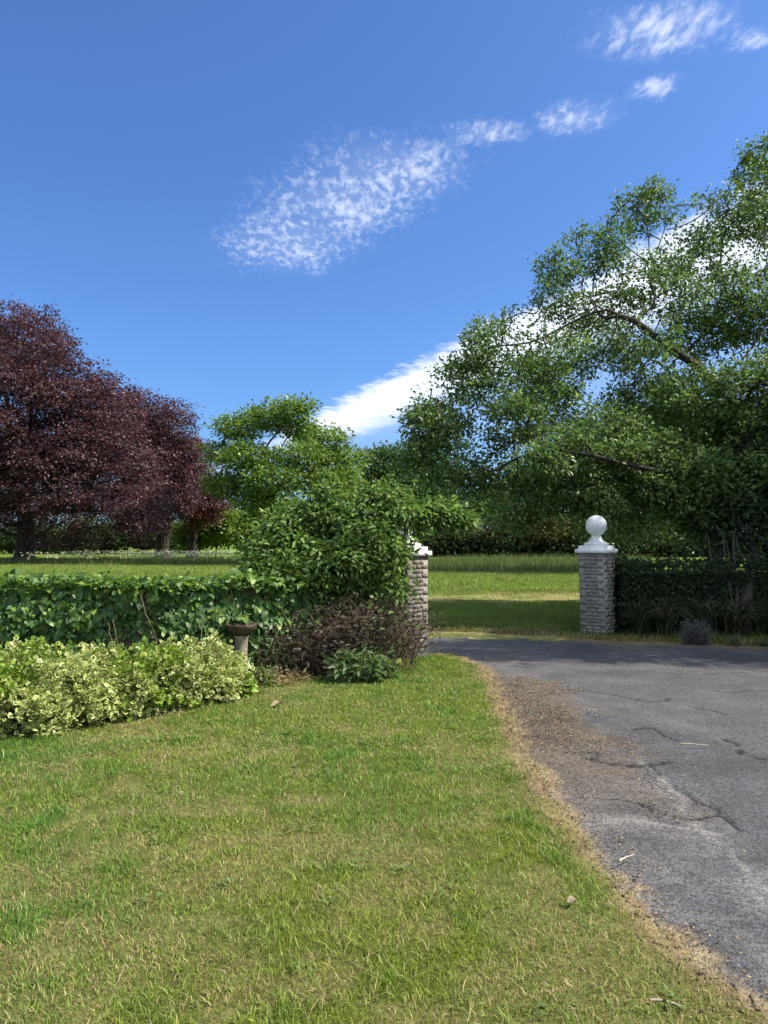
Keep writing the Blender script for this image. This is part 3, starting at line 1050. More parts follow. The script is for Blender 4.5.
def pillar_shaft(side, h, lean, cols, mortar):
    V, Fc, Cc = [], [], []
    nv = 0

    def add(v, c):
        nonlocal nv
        V.append(v)
        Fc.append(BOXF + nv)
        Cc.append(np.tile(c, (6, 1)))
        nv += 8
    add(box_v(0, 0, h / 2 - .05, side - .005, side - .005, h + .1), mortar)
    z, row = -.02, 0
    while z < h - .03:
        ch = BR.uniform(.052, .068)
        ch = min(ch, h - z - .002)
        for f in range(4):
            full = (f % 2) == (row % 2)
            L = side if full else side - .2
            a0 = -L / 2
            while a0 < L / 2 - .01:
                ln = BR.uniform(.08, .19)
                if L / 2 - (a0 + ln) < .07:
                    ln = L / 2 - a0
                pr = abs(BR.normal(0, .0025)) + .0005
                c = cols[BR.integers(len(cols))] * BR.uniform(.85, 1.15)
                c = c * .46 + mortar * .30
                x, y = a0 + ln / 2, side / 2 - .05 + pr
                sx, sy = ln - .010, .1
                if f % 2:
                    cx, cy_, sxx, syy = (y if f == 1 else -y), x, sy, sx
                else:
                    cx, cy_, sxx, syy = x, (y if f == 0 else -y), sx, sy
                add(box_v(cx, cy_, z + ch / 2, sxx, syy, ch - .003, .0010), c)
                a0 += ln
        z += ch
        row += 1
    V = np.concatenate(V)
    V[:, 0] += lean[0] * (1 - V[:, 2] / h)
    V[:, 1] += lean[1] * (1 - V[:, 2] / h)
    return raw_mesh('shaft', V, [np.concatenate(Fc)], [np.concatenate(Cc)])


def square_profile(name, prof, bev=.006):
    """stack of square rings (half side, z)"""
    V, Q = [], []
    for hs, z in prof:
        V += [(-hs, -hs, z), (hs, -hs, z), (hs, hs, z), (-hs, hs, z)]
    for j in range(len(prof) - 1):
        for i in range(4):
            Q.append((j * 4 + i, j * 4 + (i + 1) % 4, j * 4 + 4 + (i + 1) % 4, j * 4 + 4 + i))
    Q.append((3, 2, 1, 0))
    e = (len(prof) - 1) * 4
    Q.append((e, e + 1, e + 2, e + 3))
    me = raw_mesh(name, np.array(V, float), [np.array(Q)])
    return me


def lathe(name, prof, k=40):
    V, Q = [], []
    ang = np.arange(k) * 2 * math.pi / k
    for r, z in prof:
        V.append(np.stack((np.cos(ang) * r, np.sin(ang) * r, np.full(k, z)), 1))
    for j in range(len(prof) - 1):
        i = np.arange(k)
        Q.append(np.stack((j * k + i, j * k + (i + 1) % k, j * k + k + (i + 1) % k, j * k + k + i), 1))
    return raw_mesh(name, np.concatenate(V), [np.concatenate(Q)], smooth=True)


def gate_pillar(x, y, label, cols, mortar, lean=(0, 0)):
    root = empty('gate_pillar', (x, y, 0), label, 'gate pillar', 'brick gate pillars with white ball finials')
    root.rotation_euler = (0, 0, YAW)
    H = 1.375
    link('shaft', pillar_shaft(.45, H, lean, cols, mortar), M_BRICK, root, (0, 0, 0))
    s = H + .004
    link('capstone', square_profile('capstone', [(.258, s), (.266, s + .006), (.266, s + .058), (.260, s + .066), (.228, s + .070), (.222, s + .074), (.222, s + .118), (.216, s + .126), (.15, s + .128)]),
         M_WHITE, root, (0, 0, 0))
    z0 = s + .13
    ped = [(.155, z0), (.155, z0 + .038)]
    for i in range(8):
        q = i / 7
        ped.append((.145 - .088 * math.sin(q * math.pi / 2) ** .8, z0 + .042 + .135 * q ** 1.25))
    pr = square_profile('pedestal', ped)
    pedo = link('finial_pedestal', pr, M_WHITE, root, (0, 0, 0))
    zb = z0 + .17 + .165
    n = 24
    prof = [(max(.177 * math.sin(math.pi * i / n), .0005), zb - .177 * math.cos(math.pi * i / n)) for i in range(n + 1)]
    link('finial_ball', lathe('finial_ball', prof), M_WHITE, pedo, (0, 0, 0))
    return root


GREYS = [np.array(c) for c in [(.28, .265, .24), (.23, .218, .20), (.33, .315, .285), (.26, .235, .20), (.19, .185, .18), (.31, .285, .235)]]
BROWNS = [np.array(c) for c in [(.25, .22, .19), (.20, .18, .16), (.30, .27, .23), (.23, .19, .16), (.17, .155, .14)]]
PR = gr(600.5, 636)
PL = gr(406, 657)
gate_pillar(PR[0] + .005, PR[1] + .2, 'grey brick gate pillar standing clear on the right of the gateway, white ball on top', GREYS, np.array((.27, .255, .23)),
            (.03, -.02))
gate_pillar(PL[0], PL[1] + .2, 'brown brick gate pillar half buried in the elder bush, white cap and ball in leaves', BROWNS, np.array((.24, .22, .19)))

# ------------------------------------------------------------------ ivy covered wall
IVY_PATH = [(-9, 7.6), (-4.2, 7.75), (-2.6, 8.05), (-1.5, 8.65), (-.6, 9.35), (.12, 10.0)]


def path_pt(path, s):
    p = np.array(path, float)
    seg = np.linalg.norm(np.diff(p, axis=0), axis=1)
    cum = np.concatenate([[0], np.cumsum(seg)])
    s = np.clip(s, 0, cum[-1] - 1e-6)
    i = np.clip(np.searchsorted(cum, s, side='right') - 1, 0, len(seg) - 1)
    t = (s - cum[i]) / seg[i]
    q = p[i] + (p[i + 1] - p[i]) * t[:, None]
    d = (p[i + 1] - p[i]) / seg[i][:, None]
    return q, np.stack((d[:, 1], -d[:, 0]), 1), cum[-1]        # point, outward (towards the camera) normal, length


def wall_strip(path, th, h, mat, parent, name='wall', z0=-.1):
    p = np.array(path, float)
    d = norm(np.gradient(p, axis=0))
    nn = np.stack((d[:, 1], -d[:, 0]), 1)
    V, Q = [], []
    for q, n_ in zip(p, nn):
        for sgn, z in ((1, z0), (1, h), (-1, h), (-1, z0)):
            V.append((*(q + n_ * th / 2 * sgn), z))
    for j in range(len(p) - 1):
        for i in range(4):
            Q.append((j * 4 + i, j * 4 + (i + 1) % 4, j * 4 + 4 + (i + 1) % 4, j * 4 + 4 + i))
    Q += [(0, 1, 2, 3), tuple((len(p) - 1) * 4 + i for i in (3, 2, 1, 0))]
    me = raw_mesh(name, np.array(V), [np.array(Q)], np.tile(np.array((.10, .075, .055)), (len(V), 1)))
    return link(name, me, mat, parent)


iv = empty('ivy_wall', (-2.6, 8.05, 0), 'long low garden wall completely covered in glossy dark green ivy', 'ivy wall')
wall_strip(IVY_PATH, .24, 1.06, M_BRICK, iv)


def ivy_leaves():
    L = path_pt(IVY_PATH, np.zeros(1))[2]
    n = 24000
    s = L * rng.random(n) ** .8
    z = rng.random(n)
    q, nn, _ = path_pt(IVY_PATH, s)
    lump = fbm(s, z * 1.3, 1.6, 3, 6.)
    topz = 1.06 + .20 * (fbm(s, s * 0, 1.1, 3, 2.) - .4)
    top = rng.random(n) < .30
    out_ = .06 + .40 * (lump - .15) * (.6 + .5 * z) + rng.uniform(-.07, .05, n)
    P = np.empty((n, 3))
    P[:, :2] = q + nn * out_[:, None]
    P[:, 2] = .03 + z * (topz - .02)
    w = rng.uniform(-.3, .3, n)
    P[top, :2] = q[top] + nn[top] * w[top][:, None]
    P[top, 2] = topz[top] + .10 * lump[top] + rng.normal(0, .035, top.sum()) - .25 * np.abs(w[top]) ** 2
    # outward facing, hanging leaves on the face; upturned on the top
    D = np.concatenate((nn * .35, np.full((n, 1), -.9)), 1)
    D[top] = np.concatenate((nn[top] * .6, np.full((top.sum(), 1), .1)), 1)
    d = norm(D + rng.normal(0, .45, (n, 3)))
    N_ = np.concatenate((nn * 1.0, np.full((n, 1), .55)), 1)
    N_[top] = np.array((0, 0, 1.)) + np.concatenate((nn[top] * .3, np.zeros((top.sum(), 1))), 1)
    N_ = N_ + rng.normal(0, .38, (n, 3))
    N_ = norm(N_ - (N_ * d).sum(1)[:, None] * d)
    S = np.cross(d, N_)
    T, fl, _ = TEMPL['ivy']
    sc = (.45 + .95 * rng.random(n) ** 1.3)[:, None, None] * .068
    V = P[:, None, :] + sc * (S[:, None] * T[None, :, 0:1] + d[:, None] * T[None, :, 1:2] + N_[:, None] * T[None, :, 2:3] * 1.4)
    c = np.array((.046, .094, .024))[None] * (.6 + .8 * rng.random((n, 1)))
    yl = rng.random(n) < .14 + .3 * top + .1 * z
    c[yl] = np.array((.11, .17, .03)) * (.7 + .6 * rng.random((yl.sum(), 1)))
    k = len(T)
    b = np.arange(n) * k
    Fs, cs = [], []
    for f in fl:
        Fs.append((b[:, None, None] + f[None]).reshape(-1, f.shape[1]))
        cs.append(np.repeat(c, len(f), 0))
    link('ivy', raw_mesh('ivy', V.reshape(-1, 3), Fs, cs), M_IVY, iv)


ivy_leaves()


def tubes(name, paths, radii, colours, mat, parent=None, k=4):
    V, Q, Cc = [], [], []
    nv = 0
    for P, r, c in zip(paths, radii, colours):
        P = np.asarray(P, float)
        Tg = norm(np.gradient(P, axis=0))
        m = len(P)
        a = np.cross(Tg, np.array((.3, .2, .93)))
        a = norm(a)
        b = np.cross(Tg, a)
        ang = np.arange(k) * 2 * math.pi / k
        rr = r * np.linspace(1, .45, m)
        V.append((P[:, None] + rr[:, None, None] * (np.cos(ang)[None, :, None] * a[:, None] + np.sin(ang)[None, :, None] * b[:, None])).reshape(-1, 3))
        i = np.arange(k)
        for j in range(m - 1):
            Q.append(np.stack((nv + j * k + i, nv + j * k + (i + 1) % k, nv + (j + 1) * k + (i + 1) % k, nv + (j + 1) * k + i), 1))
            Cc.append(np.tile(c, (k, 1)))
        nv += m * k
    me = raw_mesh(name, np.concatenate(V), [np.concatenate(Q)], [np.concatenate(Cc)], smooth=True)
    return link(name, me, mat, parent)


def wig(a, b, n=6, amp=.06, sag=0.0):
    t = np.linspace(0, 1, n)[:, None]
    a, b = np.array(a, float), np.array(b, float)
    p = a + (b - a) * t + np.cumsum(rng.normal(0, amp / n, (n, 3)), 0)
    p[:, 2] += sag * np.sin(t[:, 0] * math.pi)
    return p


# bare ivy runners hanging on the face near the bird bath
ps, rs, cs_ = [], [], []
for _ in range(12):
    s0 = rng.uniform(5.2, 9.6)
    q, nn, _l = path_pt(IVY_PATH, np.array([s0]))
    a = np.array((*(q[0] + nn[0] * .26), rng.uniform(.55, 1.1)))
    e = np.array((*(q[0] + nn[0] * rng.uniform(.25, .36) + rng.normal(0, .12, 2)), rng.uniform(.05, .5)))
    ps.append(wig(a, e, 7, .12))
    rs.append(rng.uniform(.003, .006))
    cs_.append(np.array((.20, .16, .11)) * rng.uniform(.6, 1.3))
tubes('stem', ps, rs, cs_, M_DRY, iv)

# ------------------------------------------------------------------ elder over the wall
EL = dict(n=12, sig=.085, vz=.6, ln=.082, wd=.036, templ='ovate', tips=1.8, col=(.075, .12, .034), alt=(.12, .18, .04), altp=.35, cvar=.3, up=.8, spread=.55, droop=.35, clump=.2)
b = at(330, 540, 10.0)
b[2] = -.03
tr = [b, b + np.array((.02, 0, .5)), b + np.array((.05, -.05, 1.0))]
plant('elder_bush', 'big leafy green elder bush arching over the ivy wall and the left gate pillar', 'bush', b, tr,
      [(330, 522, 28, 9.8), (292, 545, 30, 9.6), (258, 552, 15, 9.5), (280, 521, 16, 9.7), (325, 495, 11, 9.8), (364, 500, 11, 9.7), (398, 506, 12, 9.6), (268, 572, 20, 9.2), (368, 530, 32, 9.4), (345, 562, 32, 9.2), (305, 578, 30, 9.2), (386, 553, 19, 9.2), (268, 558, 16, 9.5),
       (385, 500, 18, 9.6), (312, 520, 28, 10), (360, 550, 30, 9.9), (390, 585, 14, 9.1), (412, 520, 13, 9.6), (432, 520, 10, 9.6, 1.3), (455, 521, 9, 9.7, 1.4), (470, 524, 5, 9.7, 1.5),
       (438, 510, 8, 9.7), (394, 534, 13, 9.3), (404, 518, 15, 9.4, 1.6), (404, 532, 10, 9.4, 1.6), (390, 548, 13, 9.3, 1.3), (440, 516, 9, 9.7, 5), (457, 522, 9, 9.7, 5), (471, 527, 6, 9.7, 6), (425, 512, 8, 9.6, 4), (350, 512, 18, 9.7)], 2300, .14, EL, .055, bark=M_PALEBARK, leafmat=M_ELDER, flat=.8, shell=.3, r0=.004, flare=1.2, infl=.7, gap=(.3, .41))

# ------------------------------------------------------------------ variegated shrubs
TEMPL['rim'] = (np.array([(0, 0, 0), (.36, .25, .06), (.46, .55, .08), (0, 1, -.05), (-.46, .55, .08), (-.36, .25, .06),
                          (0, .14, .005), (.2, .3, .04), (.24, .55, .05), (0, .84, -.01), (-.24, .55, .05), (-.2, .3, .04)], float), None, None)


def variegated(label, lobes, n, seed):
    b = np.mean([at(l[0], 540, l[3]) for l in lobes], 0)
    b[2] = 0
    root = empty('variegated_shrub', tuple(b), label, 'shrub', 'variegated shrubs in front of the ivy wall')
    ps, rs, cs_ = [], [], []
    C_ = [at(l[0], l[1], l[3]) for l in lobes]
    Rr = [l[2] * l[3] / F for l in lobes]
    w = np.array(Rr) ** 2
    pick = rng.choice(len(lobes), n, p=w / w.sum())
    d = norm(rng.normal(0, 1, (n, 3)))
    ce = np.array(C_)[pick]
    ra = np.array(Rr)[pick]
    lum = 1 + .24 * rng.normal(0, 1, n)
    tip = ce + d * (ra * np.clip(lum, .5, 1.3))[:, None]
    ok = tip[:, 2] > .05
    tip, d = tip[ok], d[ok]
    for i in rng.choice(len(tip), min(170, len(tip)), replace=False):
        g0 = b + np.array((rng.normal(0, .25), rng.normal(0, .15), 0))
        g0[0] = g0[0] * .5 + tip[i][0] * .5
        g0[1] = g0[1] * .5 + tip[i][1] * .5
        ps.append(wig(g0, tip[i], 6, .1))
        rs.append(rng.uniform(.004, .009))
        cs_.append(np.array((.16, .13, .09)) * rng.uniform(.6, 1.3))
    tubes('stem', ps, rs, cs_, M_DRY, root)
    k = 15
    m = len(tip)
    ids = np.repeat(np.arange(m), k)
    off = rng.normal(0, .030, (len(ids), 3))
    P = tip[ids] + off
    D = norm(d[ids] * .6 + norm(off) * .9 + np.array((0, 0, .25)))
    nn = rng.normal(0, .45, (len(ids), 3)) + np.array((0, 0, .8)) + d[ids] * .5
    nn = norm(nn - (nn * D).sum(1)[:, None] * D)
    S = np.cross(D, nn)
    T = TEMPL['rim'][0]
    sc = (.6 + .7 * rng.random(len(ids)))[:, None, None] * .039
    V = P[:, None] + sc * (S[:, None] * T[None, :, 0:1] * 1.15 + D[:, None] * T[None, :, 1:2] + nn[:, None] * T[None, :, 2:3])
    nl = len(ids)
    bb = np.arange(nl) * 12
    f1 = np.array([(0, 1, 7, 6), (1, 2, 8, 7), (2, 3, 9, 8), (3, 4, 10, 9), (4, 5, 11, 10), (5, 0, 6, 11)])
    f2 = np.array([(6, 7, 8, 9), (6, 9, 10, 11)])
    rev = (fbm(P[:, 0] * 3 + seed, P[:, 2] * 3 + P[:, 1], 1, 3, 22.) > .60)[:, None]       # shoots gone back to plain green
    cream = np.array((.50, .54, .19))[None] * (.75 + .5 * rng.random((nl, 1)))
    green = np.array((.085, .15, .035))[None] * (.6 + .7 * rng.random((nl, 1)))
    lime = np.array((.20, .30, .035))[None] * (.7 + .6 * rng.random((nl, 1)))
    rimc = np.where(rev & (rng.random((nl, 1)) < .75), lime, cream)
    cenc = np.where(rev, lime * .8, np.where(rng.random((nl, 1)) < .45, cream * .75, green))
    Fs = [(bb[:, None, None] + f1[None]).reshape(-1, 4), (bb[:, None, None] + f2[None]).reshape(-1, 4)]
    me = raw_mesh('foliage', V.reshape(-1, 3), Fs, [np.repeat(rimc, 6, 0), np.repeat(cenc, 2, 0)])
    link('foliage', me, M_VAR, root)
    return root


variegated('largest cream and green variegated shrub at the left edge, with bare branches in it',
           [(-30, 702, 42, 6.1), (25, 688, 32, 6.4), (65, 682, 28, 6.6), (20, 705, 32, 6.1), (70, 695, 30, 6.3), (100, 681, 26, 6.8), (-20, 680, 30, 6.6), (100, 695, 24, 6.4),
            (45, 715, 18, 6.0), (-60, 708, 42, 5.9)], 1300, 1)
variegated('middle variegated shrub of the row, between the largest and smallest', [(140, 678, 26, 6.9), (165, 674, 23, 7.1), (150, 690, 26, 6.8), (130, 695, 22, 6.6), (180, 680, 24, 7.0)], 620, 2)
variegated('smallest variegated shrub, at the right end of the row beside the bird bath', [(205, 668, 22, 7.3), (225, 675, 18, 7.5), (212, 686, 18, 7.2), (238, 684, 11, 7.5)], 360, 3)

# ------------------------------------------------------------------ bird bath
bp = at(242, 540, 8.2)
bb_ = empty('bird_bath', (bp[0], bp[1], 0), 'old lichen covered stone bird bath in front of the ivy wall', 'bird bath')
link('pedestal', lathe('pedestal', [(.002, 0), (.12, 0), (.12, .05), (.085, .09), (.07, .2), (.068, .42), (.075, .52), (.09, .545), (.002, .546)], 20), M_STONE, bb_, (0, 0, 0))
link('bowl', lathe('bowl', [(.002, .548), (.07, .549), (.125, .585), (.158, .635), (.172, .668), (.168, .676), (.155, .670), (.13, .63), (.08, .60), (.002, .592)], 28),
     plain_mat('shaded_brown_stone', (.045, .03, .02), (.12, .085, .055), scale=18, bump=.6, bscale=60), bb_, (0, 0, 0))  # brown stone, its colour darkened to stand in for shade on the bowl

# ------------------------------------------------------------------ dry bramble tangle
tg = empty('bramble_tangle', (-.35, 8.8, 0), 'brown tangle of dead bramble stems at the foot of the left gate pillar', 'bramble')
ps, rs, cs_ = [], [], []
for i in range(1150):
    px = rng.normal(348, 34)
    px = np.clip(px, 272, 412)
    dp = rng.uniform(8.55, 9.35) + .4 * (px - 340) / 80 * .5
    g0 = at(px, 540, dp)
    g0[2] = rng.uniform(0, .25)
    topz = (.16 + .72 * max(0., 1 - ((px - 372) / 72) ** 2)) * (.45 + .55 * rng.random())
    if px < 300:
        topz = rng.uniform(.2, .6)
    mid = g0 + np.array((rng.normal(0, .18), rng.normal(-.05, .15), topz))
    end = mid + np.array((rng.normal(0, .2), rng.normal(-.08, .14), -rng.uniform(.0, .55) * topz))
    t = np.linspace(0, 1, 9)[:, None]
    p = (1 - t) ** 2 * g0 + 2 * t * (1 - t) * (mid * 1.16 - (g0 + end) * .08) + t ** 2 * end
    p = p + np.cumsum(rng.normal(0, .008, p.shape), 0)
    p[:, 2] = np.maximum(p[:, 2], .01)
    ps.append(p)
    rs.append(rng.uniform(.0018, .0048))
    cs_.append(np.array((.135, .105, .08)) * rng.uniform(.3, 1.4) * np.array((1, rng.uniform(.9, 1.05), rng.uniform(.85, 1.1))))
tubes('stem', ps, rs, cs_, M_DRY, tg)
pp = np.array([p[rng.integers(3, 8)] for p in ps for _ in range(4)])
V, Fs, cs = leaf_cloud(pp + rng.normal(0, .03, pp.shape), None, .05, .026, 'diamond', None, (.075, .06, .04), .5, up=.5, spread=.8)
link('dead_leaves', raw_mesh('dead_leaves', V, Fs, cs), M_DRY, tg)
pp = np.array([at(rng.normal(365, 25), rng.normal(625, 14), 8.6) for _ in range(45)])
V, Fs, cs = leaf_cloud(pp, None, .075, .05, 'ovate', None, (.14, .19, .05), .4, up=.6, spread=.6)
link('live_leaves', raw_mesh('live_leaves', V, Fs, cs), M_IVY, tg)

# ------------------------------------------------------------------ small plants
def herb(name, label, px, depth, wpx, h, n, leaf, col, cat='plant', group=None, mat=None, templ='ovate', stemcol=(.08, .1, .03), k=9):
    b = at(px, 540, depth)
    b[2] = 0
    root = empty(name, tuple(b), label, cat, group)
    w = wpx * depth / F / 2
    ps, rs, cs_, P, D = [], [], [], [], []
    for _ in range(n):
        a = rng.random() * 2 * math.pi
        r = w * math.sqrt(rng.random())
        g0 = b + np.array((math.cos(a) * r * .5, math.sin(a) * r * .4, 0))
        hh = h * (1 - .45 * (r / w) ** 2) * rng.uniform(.6, 1.05)
        e = b + np.array((math.cos(a) * r, math.sin(a) * r * .8, hh))
        p = wig(g0, e, 6, .05)
        ps.append(p)
        rs.append(.004)
        cs_.append(np.array(stemcol) * rng.uniform(.7, 1.3))
        for q in range(k):
            t = rng.uniform(.25, 1)
            P.append(p[min(5, int(t * 5.5))] + rng.normal(0, .022, 3))
            D.append(norm(np.array((math.cos(a), math.sin(a), .3)) + rng.normal(0, .6, 3)))
    tubes('stem', ps, rs, cs_, M_DRY, root)
    P, D = np.array(P), np.array(D)
    P[:, 2] = np.maximum(P[:, 2], .03)
    V, Fs, cs = leaf_cloud(P, D, leaf[0], leaf[1], templ, None, col, .35, up=.8, spread=.55, droop=.2)
    link('foliage', raw_mesh('foliage', V, Fs, cs), mat or M_LEAF, root)
    return root


herb('low_plant', 'low blue green leafy plant in front of the bramble tangle', 362, 8.35, 72, .42, 120, (.10, .04), (.09, .13, .055))
herb('low_plant', 'small pale weed on the dry edge of the bed, right of the bird bath', 262, 8.05, 30, .22, 40, (.07, .03), (.13, .15, .06))
herb('low_plant', 'small lime green seedling beside the variegated shrubs', 243, 7.55, 18, .26, 26, (.085, .05), (.15, .23, .03))
herb('dead_plant', 'straw coloured dry weeds between the bird bath and the bramble tangle', 285, 8.2, 60, .20, 80, (.07, .012), (.26, .20, .11), stemcol=(.24, .19, .11), k=5)

# ------------------------------------------------------------------ right hand side: hedge, evergreen, grasses
hp = [tuple(at(612, 540, 12.75)[:2]), tuple(at(690, 540, 12.9)[:2]), tuple(at(800, 540, 13.0)[:2]), tuple(at(1050, 540, 13)[:2])]
hd = empty('clipped_hedge', (*hp[1], 0), 'dark clipped evergreen hedge running right from the grey gate pillar', 'hedge')
wall_strip(hp, .5, 1.02, plain_mat('hedge_wood', (.012, .014, .008), (.03, .03, .018), scale=8), hd, 'core', .02)
L = path_pt(hp, np.zeros(1))[2]
n = 21000
s = L * rng.random(n) ** 1.2
q, nn, _ = path_pt(hp, s)
z = rng.random(n)
tp = rng.random(n) < .25
o_ = .26 + .10 * fbm(s, z, 3, 3, 4.) + rng.normal(0, .05, n)
hz = 1.16 + .10 * (fbm(s, s * 0, 2.0, 3, 9.) - .3)
P = np.concatenate((q + nn * o_[:, None], (z * hz)[:, None]), 1)
P[tp, :2] = q[tp] + nn[tp] * rng.uniform(-.36, .36, (tp.sum(), 1))
P[tp, 2] = hz[tp] + rng.normal(0, .05, tp.sum())
V, Fs, cs = leaf_cloud(P, np.concatenate((nn * .6, np.full((n, 1), .3)), 1), .075, .035, 'diamond', None, (.030, .050, .024), .4, up=.5, spread=.7)
link('foliage', raw_mesh('foliage', V, Fs, cs), M_LEAF, hd)

# ivy on the back of the right pillar
ip = empty('climbing_ivy', (PR[0] + .36, PR[1] + .42, 0), 'dark ivy climbing up the side of the grey gate pillar', 'ivy')
n = 900
P = np.stack((PR[0] + .30 + .10 * rng.normal(0, 1, n) + .06, PR[1] + .42 + .10 * rng.normal(0, 1, n), rng.uniform(.05, 1.32, n)), 1)
V, Fs, cs = leaf_cloud(P, None, .07, .065, 'ivy', None, (.022, .042, .016), .4, up=.4, spread=.8, droop=.5)
link('foliage', raw_mesh('foliage', V, Fs, cs), M_IVY, ip)
ps = [wig((PR[0] + .36 + rng.normal(0, .05), PR[1] + .42, .0), (PR[0] + .34 + rng.normal(0, .08), PR[1] + .42, rng.uniform(.7, 1.3)), 7, .1) for _ in range(12)]
tubes('stem', ps, [.006] * 12, [np.array((.12, .09, .06))] * 12, M_DRY, ip)

# multi stemmed evergreen at the right edge
b = at(742, 540, 12.5)
b[2] = 0
tr = [b, b + np.array((0, 0, .25)), b + np.array((.02, 0, .5))]
plant('evergreen_shrub_tree', 'dark dense multi-stemmed evergreen over the hedge at the right edge', 'tree', b, tr,
      [(762, 440, 46, 14.2), (735, 482, 40, 14), (705, 515, 26, 13.8), (745, 525, 40, 13.4), (778, 500, 60, 14), (790, 560, 36, 13.4), (820, 450, 70, 14.5), (720, 535, 26, 13.9), (765, 410, 30, 14.6),
       (860, 540, 60, 14)],
      1150, .24, dict(n=13, sig=.13, vz=.8, ln=.13, wd=.045, tips=2.2, col=(.024, .043, .024), alt=(.036, .06, .03), altp=.3, cvar=.35, up=.4, spread=.6, droop=.7, clump=.2),
      .10, flat=.9, shell=.3, r0=.006, infl=1.2)
stems = []
for px in (728, 734, 741, 747, 755):
    a = at(px + rng.normal(0, 2), 540, 12.42)
    a[2] = 0
    stems.append(wig(a, a + np.array((rng.normal(0, .12), rng.normal(.35, .08), 1.7)), 8, .12))
root = [o for o in COL.objects if o.name.startswith('evergreen_shrub_tree')][0]
tubes('stem', stems, [.022, .016, .026, .014, .02], [np.array((.10, .078, .066))] * 5, M_DRY, root, 6)


def tussock(label, px, depth, h, n, group, pale):
    b = at(px, 540, depth)
    b[2] = 0
    root = empty('grass_tussock', tuple(b), label, 'ornamental grass', group)
    ps, rs, cs_ = [], [], []
    for _ in range(n):
        a = rng.random() * 2 * math.pi
        r = h * rng.uniform(.3, .9)
        hh = h * rng.uniform(.6, 1.1)
        t = np.linspace(0, 1, 8)[:, None]
        e = np.concatenate((np.cos(a) * r * t ** 1.6, np.sin(a) * r * t ** 1.6, hh * np.sin(t * rng.uniform(1.5, 2.3))), 1)
        p = b + np.array((rng.normal(0, .06), rng.normal(0, .05), 0)) + e
        p[:, 2] = np.maximum(p[:, 2], .01)
        ps.append(p)
        rs.append(rng.uniform(.004, .008))
        cs_.append((np.array((.22, .20, .14)) if rng.random() < pale else np.array((.035, .055, .02))) * rng.uniform(.6, 1.3))
    tubes('blades', ps, rs, cs_, M_GRASS, root, 3)
    return root


GT = 'arching grass tussocks along the foot of the dark hedge'
tussock('dark arching grass tussock at the hedge foot, nearest the grey pillar', 640, 12.2, .55, 110, GT, .12)
tussock('widest arching grass tussock with pale dead blades, left of the grey round shrub', 664, 12.15, .62, 150, GT, .3)
tussock('green grass tussock behind the grey round shrub', 706, 12.2, .6, 110, GT, .15)
tussock('grass tussock with pale leaning blades below the evergreen stems', 735, 12.1, .62, 130, GT, .28)
tussock('grass tussock cut by the right edge of the picture', 766, 12.1, .58, 110, GT, .15)
herb('grey_shrub', 'small rounded grey purple shrub at the edge of the drive, in front of the hedge', 694, 11.35, 30, .42, 170, (.045, .012), (.10, .10, .10), cat='shrub', stemcol=(.12, .10, .09), templ='diamond', k=14)
herb('low_plant', 'tiny weed on the verge, right of the small grey shrub', 732, 11.2, 12, .2, 22, (.05, .015), (.09, .10, .06), templ='diamond')
herb('low_plant', 'low weed on the verge at the right edge of the picture', 762, 11.2, 18, .14, 26, (.05, .02), (.07, .09, .04), templ='diamond')

# verge grass in front of the hedge
n = 60000
x, y = scatter(n, -2.5, 8, 10.6, 14)
fe = d_line(x, y, FAR_EDGE)
k = ~in_poly(x, y - .05 + .5 * (fbm(x, y, 2, 3) - .45), DRIVE) & ((x > 3.2) | (fe < .9)) & (y < np.where(x > 3.9, 12.7, 14)) & (rng.random(n) < .35 + .65 * fbm(x, y, 3, 2, 8.))
x, y = x[k], y[k]
n = len(x)
c = np.array((.075, .125, .022))[None] * (.7 + .6 * rng.random((n, 1)))
dr = rng.random(n) < .15 + .6 * sstep(.5, .05, d_line(x, y, FAR_EDGE))
c[dr] = STRAW * .8
blades('verge_grass', np.stack((x, y, np.zeros(n)), 1), .05 + .07 * rng.random(n), .008 + .006 * rng.random(n), c, 'green verge grass between the drive and the dark hedge')


# ------------------------------------------------------------------ litter
def chips(name, X, Y, size, colour, label, cat, zf, flat=.5, long=1.0, mat=None):
    n = len(X)
    V4 = rng.normal(0, 1, (n, 4, 3))
    V4 = norm(V4) * size[:, None, None]
    V4[:, :, 2] = np.abs(V4[:, :, 2]) * flat
    th = rng.random(n) * math.pi
    dx, dy = np.cos(th), np.sin(th)
    a = V4[:, :, 0] * long
    bq = V4[:, :, 1]
    V4[:, :, 0], V4[:, :, 1] = a * dx[:, None] - bq * dy[:, None], a * dy[:, None] + bq * dx[:, None]
    P = np.stack((X, Y, zf(X, Y)), 1)
    V = (P[:, None] + V4).reshape(-1, 3)
    b = np.arange(n) * 4
    f = np.array([(0, 1, 2), (0, 2, 3), (0, 3, 1), (1, 3, 2)])
    Fs = (b[:, None, None] + f[None]).reshape(-1, 3)
    me = raw_mesh(name, V, [Fs], [np.repeat(colour, 4, 0)])
    return tag(link(name, me, mat or M_DRY), label, cat, kind='stuff')


